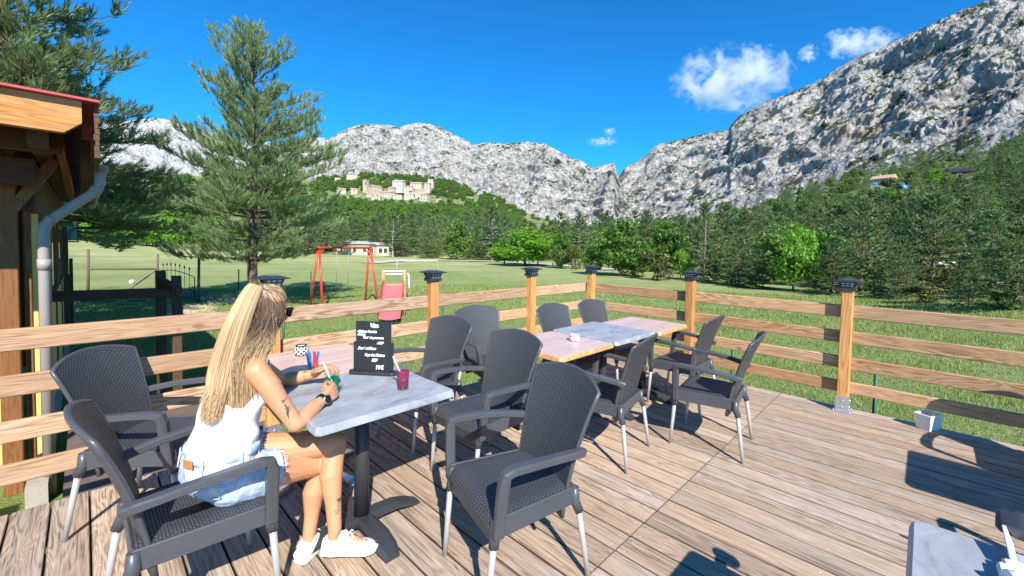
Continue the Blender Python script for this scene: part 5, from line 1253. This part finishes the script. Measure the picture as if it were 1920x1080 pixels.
# scalp cap under the strands
cpm = Body(); 
vs=[];fs=[];NA,NE=36,16
for j in range(NE+1):
    for i in range(NA):
        az = 2*math.pi*i/NA; a_ = abs((az+math.pi)%(2*math.pi)-math.pi); lo = float(np.interp(a_,[0,.7,1.2,1.6,2.2,3.15],[.62,.50,.10,-.45,-.72,-.78])); el = lo+(math.pi/2-lo)*j/NE; vs.append(V3(*scalp(az,el,.985)))
cpm.add(vs,[(j*NA+i,j*NA+(i+1)%NA,(j+1)*NA+(i+1)%NA,(j+1)*NA+i) for j in range(NE) for i in range(NA)],True)
hair = cpm.build('hair', M['hair_root'], wo_)
cv = []
for i in range(1000):     # swept back to the knot
    az = gh.uniform(-2.2,2.2); a_ = abs(az); lo = float(np.interp(a_,[0,.7,1.2,1.6,2.2],[.62,.50,.22,.12,.30])); el = lo+gh.uniform(0,.75)*(1.35-lo)*gh.uniform(.2,1)
    p0 = scalp(az,el,1.0); 
    v0 = p0-np.array(HC_); v1 = KN-np.array(HC_); P = [p0]
    for w in (.3,.6,.85): q = v0*(1-w)+v1*w; q = q/np.linalg.norm(q)*((np.linalg.norm(v0)*(1-w)+np.linalg.norm(v1)*w))*(1.03+.035*gh.uniform()); P.append(np.array(HC_)+q)
    P.append(KN+gh.normal(size=3)*.006); cv.append((P, gh.uniform(.0009,.0018)))
strands('swept_hair', cv, .002, 'hair_top', hair, 10)
cv = []
for i in range(2600):     # tail from the knot down her back
    a = gh.uniform(0,6.28); q = math.sqrt(gh.uniform()); sx = math.cos(a)*q; sy = math.sin(a)*q
    ln = 1-.42*gh.uniform()**2.2
    K = KN+np.array([sx*.012,sy*.012,gh.normal()*.004])
    P1 = KN+np.array([-.030+sx*.028, -.020+sy*.020, .008-.012*sx]); P2 = np.array([.434+sx*.050, 2.048+sy*.030-.012*(1-sx), 1.185]); P3 = np.array([.392+sx*.055, 2.045+sy*.045, 1.03]); P4 = np.array([.362+sx*.044, 2.035+sy*.055, .915]); P5 = np.array([.332+sx*.026+gh.normal()*.008, 2.03+sy*.045+gh.normal()*.010, 1.03-.240*ln])
    cv.append(([K,P1,P2,P3,P4,P5], gh.uniform(.0006,.0013)))
strands('ponytail', cv, .002, 'hair_light', hair, 18)
cv = []
for i in range(2600):     # loose lower hair: back and right side
    side = gh.uniform(-1,1); az = math.pi+side*1.55 if gh.uniform() < .72 else 1.5+gh.uniform(-.15,.6); el = gh.uniform(-.72,.42)*(1 if abs(side) < .8 else .7)
    p0 = scalp(az,el,1.0); out = (p0-np.array(HC_)); out[2] = 0; out /= np.linalg.norm(out)+1e-9
    rightish = np.dot(out,np.array(SD)); k = gh.uniform(.35,1.0)
    p1 = p0+out*.010+np.array([0,0,-.05]); 
    if rightish > .15: # falls forward of the right shoulder and down the back of it
        f_ = gh.uniform(); tgt = np.array([.385+.13*f_, 2.015+.07*gh.uniform(-1,1), 1.03-.24*k*(1-.35*f_)]); mid = np.array([.435+.125*f_, 2.030+.03*gh.uniform(-1,1), 1.085])
    else: tgt = np.array([.345+.05*gh.uniform(), 2.12+.09*gh.uniform(-1,1), 1.03-.24*k]); mid = np.array([.415+.03*gh.uniform(), 2.12+.07*gh.uniform(-1,1), 1.09])
    mid2 = (mid+tgt)/2+np.array([-.018,-.010 if rightish > .15 else 0,.012]); cv.append(([p0,p1,mid,mid2,tgt], gh.uniform(.0006,.0012)))
strands('loose_hair', cv, .002, 'hair_root', hair, 16)
m_ = MB(); m_.tube([V3(*KN)+V3(.013*math.cos(a),.010*math.sin(a),.010*math.cos(a)) for a in np.linspace(0,6.283,13)], .004, 6); m_.build('hair_tie', M['lamp_panes'], hair)
# --- sunglasses, watch, bracelets, tattoos
simple('gloss_black', (.012,.012,.014), .12, var=.1, spec=.6); simple('gold', (.75,.5,.2), .25, 1.)
m_ = MB()
for s in (-1,1):
    m_.add([hd(.100,s*.010,.026),hd(.098,s*.052,.032),hd(.088,s*.064,.012),hd(.092,s*.056,-.014),hd(.098,s*.026,-.018),hd(.102,s*.010,-.002)]+[hd(.104,s*.010,.026),hd(.102,s*.052,.032),hd(.092,s*.064,.012),hd(.096,s*.056,-.014),hd(.102,s*.026,-.018),hd(.106,s*.010,-.002)], [(0,1,2,3,4,5),(11,10,9,8,7,6)]+[(i,(i+1)%6,6+(i+1)%6,6+i) for i in range(6)])
    m_.bar(hd(.094,s*.062,.022),hd(.02,s*.083,.014),.012,.004); m_.bar(hd(.02,s*.083,.014),hd(-.02,s*.084,-.004),.006,.004)
m_.bar(hd(.103,-.011,.016),hd(.103,.011,.016),.005,.005); m_.build('sunglasses', M['gloss_black'], wo_)
m_ = MB(); dw = (RW-RE).normalized(); wc = RE.lerp(RW,.885); a1 = V3(0,0,1); a1 = (a1-dw*a1.dot(dw)).normalized(); a2 = dw.cross(a1)
for o_ in (-.006,0,.006): m_.tube([wc+dw*o_+(a1*math.cos(a)+a2*math.sin(a))*.0265 for a in np.linspace(0,6.283,21)], .0045, 6)
wt = m_.build('watch', M['gloss_black'], wo_)
nrw = (V3(.45,-.85,.30)-dw*V3(.45,-.85,.30).dot(dw)).normalized(); m_ = MB(); m_.tube([wc+nrw*.024,wc+nrw*.034], .0205, 24); m_.build('watch_case', M['steel'], wt)
m_ = MB(); m_.tube([wc+nrw*.0335,wc+nrw*.0355], .0175, 24); m_.build('watch_face', M['gloss_black'], wt)
m_ = MB(); dl_ = (LW-LE).normalized(); b1 = V3(0,0,1); b1 = (b1-dl_*b1.dot(dl_)).normalized(); b2 = dl_.cross(b1)
for q,rr0 in ((.72,.031),(.76,.030)): c0 = LE.lerp(LW,q); m_.tube([c0+(b1*math.cos(a)+b2*math.sin(a))*rr0+dl_*.004*math.sin(3*a) for a in np.linspace(0,6.283,25)], .0012, 5)
m_.build('bracelet', M['gold'], wo_)
def limb_tattoo(A_, B_, ks, rs, ref, polys, name, w=.0011):
    """thin ink lines laid on the skin: points (along 0..1, round in metres)"""
    d = (B_-A_); L_ = d.length; d.normalize(); ref = (ref-d*ref.dot(d)).normalized(); sd_ = d.cross(ref); m_ = MB()
    for pl in polys:
        P = []
        for (a,c_) in pl: r0 = float(np.interp(a/L_, ks, rs)); an = c_/r0; P.append(A_+d*a+(ref*math.cos(an)+sd_*math.sin(an))*(r0+.0003))
        if len(P) > 1: m_.tube(P, w, 4)
    return m_.build(name, M['ink'], wo_)
pl = []; gt_ = random.Random(6)
for i in range(9):
    c0 = (.175+gt_.uniform(-.018,.030), gt_.uniform(-.014,.014)); r0 = gt_.uniform(.005,.011); a0 = gt_.uniform(0,6.28); pl.append([(c0[0]+r0*(1-.1*k)*math.cos(a0+k*.6), c0[1]+r0*(1-.1*k)*math.sin(a0+k*.6)*.8) for k in range(9)])
for i in range(12): a = .15+i*.009; pl.append([(.19+.003*i-.02, .004),(.20+.003*i, .012+.001*i),(.212+.002*i,.020)])
limb_tattoo(RS, RE, [0,.25,.55,.85,1], [.046,.0445,.0395,.0345,.034], V3(.25,-.95,.2), pl, 'arm_tattoo', .0008)
pm = [[(.255,.0),(.275,.003),(.292,.001),(.312,.004)]]+[[(.255,.0),(.255-.016*math.cos(a),.018*math.sin(a)),(.255-.018*math.cos(a)+.010,.030*math.sin(a))] for a in (-1.5,-1.0,-.5,0,.5,1.0,1.5)]+[[(.296,-.008),(.298,.014)],[(.300,.012),(.285,.018),(.276,.022)],[(.292,.008),(.284,.015)],[(.306,.006),(.304,.018)],[(.311,.008),(.310,.016)]]
limb_tattoo(LK, LA, [0,.18,.38,.7,1], [.052,.050,.050,.036,.030], V3(.05,-1.,0), pm, 'palm_tattoo', .0013)
# ------------------------------------------------------------------ things on the tables and the deck
TZ = .7455
def glassmat(name, col, rough=.02, ior=1.45):
    t = NT(name); p = t.n('ShaderNodeBsdfPrincipled'); t.set(p.inputs['Base Color'], col); p.inputs['Roughness'].default_value = rough; p.inputs['IOR'].default_value = ior; p.inputs['Transmission Weight'].default_value = 1.
    t.t.links.new(p.outputs[0], t.out.inputs[0]); M[name] = t.m
t = NT('clear_glass'); tb = t.n('ShaderNodeBsdfTransparent'); tb.inputs[0].default_value = (.93,.95,.95,1); gb = t.n('ShaderNodeBsdfGlossy'); gb.inputs['Roughness'].default_value = .02; fr = t.n('ShaderNodeFresnel'); fr.inputs[0].default_value = 1.5
ms = t.n('ShaderNodeMixShader'); ms.inputs[0].default_value = .09; t.t.links.new(tb.outputs[0], ms.inputs[1]); t.t.links.new(gb.outputs[0], ms.inputs[2]); t.t.links.new(ms.outputs[0], t.out.inputs[0]); M['clear_glass'] = t.m
def drinkmat(name, deep, tint):
    t = NT(name); tb = t.n('ShaderNodeBsdfTransparent'); tb.inputs[0].default_value = (*tint,1); tr = t.n('ShaderNodeBsdfTranslucent'); tr.inputs[0].default_value = (*deep,1); df = t.n('ShaderNodeBsdfDiffuse'); df.inputs[0].default_value = (*deep,1)
    m1 = t.n('ShaderNodeMixShader'); m1.inputs[0].default_value = .6; m2 = t.n('ShaderNodeMixShader'); m2.inputs[0].default_value = .62
    t.t.links.new(df.outputs[0], m1.inputs[1]); t.t.links.new(tr.outputs[0], m1.inputs[2]); t.t.links.new(m1.outputs[0], m2.inputs[1]); t.t.links.new(tb.outputs[0], m2.inputs[2]); t.t.links.new(m2.outputs[0], t.out.inputs[0]); M[name] = t.m
drinkmat('red_drink', (.85,.03,.20), (.92,.16,.38)); drinkmat('green_drink', (.0,.50,.22), (.12,.85,.50))
simple('straw_white', (.80,.79,.76), .45, var=.03); simple('straw_red', (.80,.25,.32), .45, var=.03)
def tumbler(c, r0, r1, h, fill, drink, straw, label):
    root = empty('drink_glass', c, 0, label, 'drink'); g_ = MB()
    g_.lathe((0,0,0), [(0,0),(r0,0),(r0+.001,.004),(r1,h),(r1-.0018,h),(r0-.0016,.012),(0,.012)], 28); g_.build('glass', M['clear_glass'], root)
    rf_ = r0+(r1-r0)*fill; q = MB(); q.lathe((0,0,0), [(0,.0125),(r0-.0022,.0125),(rf_-.0026,h*fill),(0,h*fill)], 28); q.build('drink', M[drink], root)
    s = MB(); a = Vector(straw[0]); b_ = Vector(straw[1]); s.tube([a,b_], .0042, 10); s.build('drinking_straw', M['straw_white'], root); return root
tumbler((1.135,1.955,TZ), .028,.036,.135,.72,'red_drink',((.012,-.012,.016),(-.040,.030,.175)),'tall glass of red drink with a white straw next to the menu board')
tumbler((GC.x,GC.y,TZ), .029,.037,.118,.74,'green_drink',((.012,-.012,.016),(-.034,.030,.168)),'glass of green drink with a white straw in the woman\'s hands')
# menu board
simple('board_black', (.022,.024,.028), .45, var=.2, sc=4); simple('chalk', (.85,.85,.84), .9, var=.03)
A_ = at_z(660,699,TZ); B_ = at_z(741,703,TZ); mid = (A_+B_)/2; ux = (B_-A_).normalized(); an = math.atan2(ux.y,ux.x); wb_ = (B_-A_).length
mn = empty('menu_board', (mid.x,mid.y,TZ), an, 'small black menu board with white handwriting in a stand on the grey table', 'menu board')
m_ = MB(); n = 40; hw_ = wb_/2-.02; pr = []
for k in range(n): a = 2*math.pi*k/n; cx_ = hw_ if math.cos(a) > 0 else -hw_; pr.append((cx_+.034*math.cos(a), .034*math.sin(a)))
for zz,kk in ((0,1),(.010,1),(.016,.9)): pass
vs = [(x,y,z) for z,kk in ((0.,1.),(.012,1.),(.018,.93)) for x,y in [(px_*1.0,py_*kk) for px_,py_ in pr]]
m_.add(vs, [(i*n+k,i*n+(k+1)%n,(i+1)*n+(k+1)%n,(i+1)*n+k) for i in range(2) for k in range(n)]+[tuple(range(n-1,-1,-1)),tuple(2*n+k for k in range(n))]); m_.build('base', M['board_black'], mn)
bw,bh = .212,.292
m_ = MB(); m_.box((0,0,.016+bh/2),(bw,.004,bh)); m_.build('board', M['board_black'], mn)
for s in (-1,1): m_ = MB(); m_.box((s*(bw/2+.004),0,.018+.085),(.018,.018,.17),bev=.004); m_.build('side_holder', M['board_black'], mn)
def write(txt, x, z, size, parent, mat='chalk', shear=.25, off=-.0035, al='LEFT', sx=1.):
    cu = bpy.data.curves.new('writing','FONT'); cu.body = txt; cu.size = size; cu.shear = shear; cu.offset = .0012*size/.02; cu.extrude = 0; cu.align_x = al; cu.space_character = .95; cu.resolution_u = 3
    tmp = bpy.data.objects.new('tmp', cu); me = bpy.data.meshes.new_from_object(tmp); me.name = 'writing'; bpy.data.objects.remove(tmp)
    o = link('writing', me, M[mat], parent); o.rotation_euler = (math.pi/2,0,0); o.location = (x,off,z); o.scale = (sx,1,1); return o
Z0 = .016+bh
write('Vins.', -.022, Z0-.032, .030, mn)
m_ = MB(); m_.tube([(-.012,-.0035,Z0-.037),(.028,-.0035,Z0-.035)], .0011, 5); m_.build('underline', M['chalk'], mn)
write('-Château Vaudois', -.098, Z0-.066, .0195, mn, sx=.88)
write('.Rouge', -.098, Z0-.083, .0185, mn); write('Coté de provence', -.062, Z0-.101, .0190, mn, sx=.92)
write('AOP', .022, Z0-.131, .0195, mn)
write('.Rosé et Blanc', -.096, Z0-.165, .0215, mn, sx=.95)
write('Pays des Maures', -.052, Z0-.203, .0215, mn, sx=.88)
write('IGP', -.010, Z0-.234, .023, mn); write('19€', .012, Z0-.278, .031, mn, shear=.08)
# sugar sachets in a glass, chequered sugar bowl, ashtray
simple('sachet_blue', (.02,.20,.62), .35, var=.3, sc=30); simple('sachet_red', (.75,.04,.05), .35, var=.2, sc=30); simple('sachet_silver', (.6,.62,.65), .3, .5)
cup = at_z(587,698,TZ); sg = empty('sachet_glass', (cup.x,cup.y,TZ), 0, 'small glass stuffed with blue and red sugar sachets', 'sachet glass')
g_ = MB(); g_.lathe((0,0,0), [(0,0),(.026,0),(.030,.062),(.0285,.062),(.0245,.004),(0,.004)], 20); g_.build('glass', M['clear_glass'], sg)
for i,(mt,x,y,tl) in enumerate((('sachet_blue',-.016,.0,.12),('sachet_blue',.016,.002,-.14),('sachet_red',.0,-.008,.0),('sachet_silver',.006,.010,-.05),('sachet_blue',-.008,.012,.06),('sachet_red',.012,-.014,.1))):
    m_ = MB(); q = Quaternion((0,1,0),-tl)@Quaternion((0,0,1),i*.5); m_.box((x-tl*.05,y,.060+.006*(i%3)), (.017,.003,.105), q=q, bev=.001); m_.build('sachet', M[mt], sg)
t = NT('chequer'); v = t.n('ShaderNodeUVMap').outputs[0]; ck = t.n('ShaderNodeTexChecker'); t.set(ck.inputs[0], v); t.set(ck.inputs[1],(.85,.85,.84)); t.set(ck.inputs[2],(.02,.02,.02)); ck.inputs['Scale'].default_value = 1.; M['chequer'] = t.prin(ck.outputs[0], .2)
jp = at_z(565,667,TZ); jr = empty('sugar_bowl', (jp.x,jp.y,TZ), 0, 'round black and white chequered bowl on the wood coloured table', 'bowl')
m_ = MB(); jprof = [(.018,.0),(.030,.006),(.044,.022),(.047,.038),(.040,.056),(.028,.064)]
m_.grid(lambda u,v: Vector((np.interp(v*5,range(6),[p[0] for p in jprof])*math.cos(6.2832*u), np.interp(v*5,range(6),[p[0] for p in jprof])*math.sin(6.2832*u), np.interp(v*5,range(6),[p[1] for p in jprof]))), 32, 15, uvf=lambda u,v: (u*18+.001, v*6+.001)); m_.build('body', M['chequer'], jr)
m_ = MB(); m_.lathe((0,0,0), [(.028,.063),(.036,.070),(.034,.074),(.025,.068)], 28); m_.build('collar', M['board_black'], jr); m_ = MB(); m_.lathe((0,0,0), [(0,.066),(.026,.068)], 24); m_.build('filling', M['straw_white'], jr)
simple('glaze_pink', (.62,.40,.55), .2, var=.15, sc=18); simple('glaze_white', (.80,.78,.76), .2, var=.05)
ap = at_z(1077,639,TZ); at_ = empty('ashtray', (ap.x,ap.y,TZ), 0, 'small white pottery ashtray with a pink rim on the wood coloured table', 'ashtray')
m_ = MB(); m_.lathe((0,0,0), [(0,0),(.028,0),(.040,.012),(.043,.026),(.038,.038),(.034,.036),(.030,.012),(0,.008)], 28); m_.build('bowl', M['glaze_white'], at_)
m_ = MB(); m_.lathe((0,0,0), [(.038,.036),(.045,.044),(.045,.052),(.038,.055),(.028,.050),(.024,.030),(.030,.034)], 28); m_.lathe((0,0,0), [(.030,-.0),(.040,.006),(.042,.012),(.0405,.013)], 28)
for k in range(6): a = k*1.047; m_.box((.0425*math.cos(a),.0425*math.sin(a),.025),(.004,.007,.007),rz=a,bev=.001)
m_.build('rim', M['glaze_pink'], at_)
# flower trough at the deck edge
simple('trough_cream', (.82,.78,.71), .6, var=.08, sc=8)
P0,P1,P2 = (Vector((*at_z(x,y,0).xy,0)) for x,y in ((1713,801),(1744,811),(1767,806)))
ctr = P1+(P0-P1)*.5+(P2-P1)*.5; u1 = (P2-P1).normalized(); m_ = MB(); Lw,Dw,Hh = (P2-P1).length/2,(P0-P1).length/2,.135; vv = Vector((-u1.y,u1.x,0))
def ringp(z, k, i=0.): return [ctr+u1*sx*(Lw*k-i)+vv*sy*(Dw*k-i)+Vector((0,0,z)) for sx,sy in ((-1,-1),(1,-1),(1,1),(-1,1))]
rs_ = [ringp(0,.86),ringp(Hh-.012,1.0),ringp(Hh-.012,1.06),ringp(Hh,1.06),ringp(Hh,1.0,.006),ringp(.02,.86,.006)]
m_.add([p for r in rs_ for p in r], [(i*4+k,i*4+(k+1)%4,(i+1)*4+(k+1)%4,(i+1)*4+k) for i in range(5) for k in range(4)]+[(3,2,1,0),(20,21,22,23)])
o = m_.build('flower_trough', M['trough_cream']); tag(o, 'empty cream plastic flower trough at the deck edge under the right railing', 'planter')
# folding stand lying on the corner table: dark round grip, white hinged plates
simple('grip_dark', (.045,.05,.065), .35, var=.1); 
fs_ = empty('phone_stand', (1.40,-.20,TZ), 0, 'folding phone stand with a thick dark grip and white plates on the corner table', 'phone stand')
def W_(px,py,z): return at_z(px,py,z)-Vector((1.40,-.20,TZ))
m_ = MB(); a = W_(1868,972,.80); b_ = W_(1960,1003,.80); m_.tube([a-(b_-a)*.02,a+(b_-a)*.12,a+(b_-a)*.35,a+(b_-a)*.42,b_], [.020,.030,.030,.034,.034], 18); m_.build('grip', M['grip_dark'], fs_)
m_ = MB(); c0 = W_(1885,988,.785); c1 = W_(1903,1062,.758); m_.bar(c0,c1,.046,.008,up=(-.3,-1,.3),bev=.002); m_.build('plate', M['sneaker_white'], fs_)
m_ = MB(); m_.bar(W_(1880,1058,.762),W_(1945,1078,.762),.030,.022,up=(0,0,1),bev=.004); m_.bar(W_(1878,1060,.760),W_(1890,1100,.758),.018,.020,bev=.004); m_.tube([W_(1890,1088,.768),W_(1940,1097,.768)], .022, 14); m_.build('hinge', M['sneaker_white'], fs_)
# ------------------------------------------------------------------ grass: blades near the terrace
t = NT('grass_blade'); geo = t.n('ShaderNodeNewGeometry'); rr = geo.outputs['Random Per Island']
c = t.ramp(rr, [(0,(.13,.21,.05)),(.5,(.24,.33,.08)),(.85,(.37,.44,.16)),(1,(.55,.50,.28))])
d = t.n('ShaderNodeBsdfDiffuse'); t.set(d.inputs[0],c); b_ = t.n('ShaderNodeBsdfTranslucent'); t.set(b_.inputs[0],c); ms = t.n('ShaderNodeMixShader'); ms.inputs[0].default_value = .35
t.t.links.new(d.outputs[0],ms.inputs[1]); t.t.links.new(b_.outputs[0],ms.inputs[2]); t.t.links.new(ms.outputs[0],t.out.inputs[0]); M['grass_blade'] = t.m
gg = np.random.default_rng(21); N = 420000
th_ = gg.uniform(-.15,1.85,N); rr_g = 3.2+ (gg.uniform(0,1,N)**1.15)*24
x = np.sin(th_)*rr_g; y = np.cos(th_)*rr_g; keep = ~((x < 5.10) & (y < 3.60)) & ~((x < -.3) & (y < 15)) & ~((x > -.3) & (x < 1.3) & (y < 7)); x = x[keep]; y = y[keep]; r_ = rr_g[keep]; n = len(x)
cl = np.sin(x*1.7+.6*np.sin(y*1.3))*np.cos(y*1.9+x*.5); k = gg.uniform(0,1,n) < (.72+.28*cl); x,y,r_,cl = x[k],y[k],r_[k],cl[k]; n = len(x)
z = hz_arr(x,y); edge = np.exp(-np.maximum(0, np.minimum(np.abs(x-5.2)+np.maximum(0,y-3.6)*2, np.abs(y-3.75)+np.maximum(0,x-5.1)*2))*1.5)
h = gg.uniform(.03,.085,n)*(1+1.6*edge*gg.uniform(0,1,n)+.35*cl)*np.interp(r_,[3,12,27],[.9,1.1,1.6]); w = gg.uniform(.0025,.005,n)*np.interp(r_,[3,12,27],[1,1.6,3.2])
a = gg.uniform(0,6.283,n); ln = gg.uniform(.1,.8,n)*h; P = np.c_[x,y,z-.005]; S_ = np.c_[np.cos(a),np.sin(a),np.zeros(n)]; T_ = np.c_[-np.sin(a),np.cos(a),np.zeros(n)]
V = np.stack([P-S_*w[:,None], P+S_*w[:,None], P+T_*ln[:,None]+np.c_[np.zeros(n),np.zeros(n),h]],1).reshape(-1,3)
tag(link('grass', np_mesh('grass',V,np.arange(len(V)).reshape(-1,3)), M['grass_blade']), 'short green lawn grass in front of the terrace', 'grass', None, 'stuff')
# small yellow and white flowers in the lawn
simple('flower_yellow', (.80,.62,.05), .8); n = 900; px_ = gg.uniform(330,900,n); 
fl = MB()
for i in range(n):
    P = ground_at(float(px_[i]), float(gg.uniform(562,690))); 
    if P.x < 5.2 and P.y < 3.7: continue
    s = .008+.008*gg.uniform(); zz = .05+.05*gg.uniform(); fl.add([P+Vector((-s,-s,zz)),P+Vector((s,-s,zz+.004)),P+Vector((s,s,zz)),P+Vector((-s,s,zz+.006))], [(0,1,2,3)])
tag(fl.build('flowers', M['flower_yellow']), 'tiny yellow flowers scattered in the lawn', 'flowers', None, 'stuff')
# ------------------------------------------------------------------ clouds
def cloud(px, py, wpx, hpx, dist, seed, dens, label, rot=0.):
    P = at_r(px,py,dist); sc_ = P.length/FPX*.86; w,h = wpx*sc_/2, hpx*sc_/2; to = Vector((P.x,P.y,0)).normalized(); sd = Vector((to.y,-to.x,0)); an = math.atan2(sd.y,sd.x)
    m_ = Body(); m_.ell((0,0,0),(1.,1.,1.),None,20); o = m_.build('cloud', None); o.location = P; o.rotation_euler = (0,rot,an); o.scale = (w,h*1.3,h)
    t = NT('cloud_air'); v = t.co(); vv_ = t.map(v,(w/h*.9,1.2,1),loc=(seed*3.1,seed*1.7,0)); nz = t.noise(vv_, 1.7, 10, .68, .5)
    ln_ = t.n('ShaderNodeVectorMath', operation='LENGTH'); t.set(ln_.inputs[0], v); sp = t.n('ShaderNodeSeparateXYZ'); t.set(sp.inputs[0], v)
    fall = t.math('SUBTRACT', 1., ln_.outputs['Value']); d_ = t.math('ADD', t.math('MULTIPLY', fall, .62), t.math('MULTIPLY', t.math('SUBTRACT', nz, .5), 3.4)); d_ = t.rng(d_, .22, .80, 0, dens/h)
    pv = t.n('ShaderNodeVolumePrincipled'); t.set(pv.inputs['Color'], (.96,.96,.98)); t.set(pv.inputs['Density'], d_); pv.inputs['Anisotropy'].default_value = .3
    t.t.links.new(pv.outputs[0], t.out.inputs['Volume']); o.data.materials.append(t.m); tag(o, label, 'cloud'); return o
cloud(1368,150,225,125,2600,1,4.5,'largest white cloud over the right hand cliff', .12)
cloud(1630,82,85,50,3000,2,2.6,'small thin cloud just above the skyline of the right cliff', .25)
cloud(1580,82,62,48,3000,6,2.6,'small wisp of cloud left of the cloud on the skyline', .5)
cloud(1515,101,34,32,3000,3,2.0,'tiny cloud scrap between the large cloud and the skyline', .3)
cloud(1143,246,28,18,3200,4,2.2,'tiny white cloud above the notch in the mountains')
cloud(1128,266,74,22,3200,5,1.8,'flat faint cloud just above the notch in the mountains')
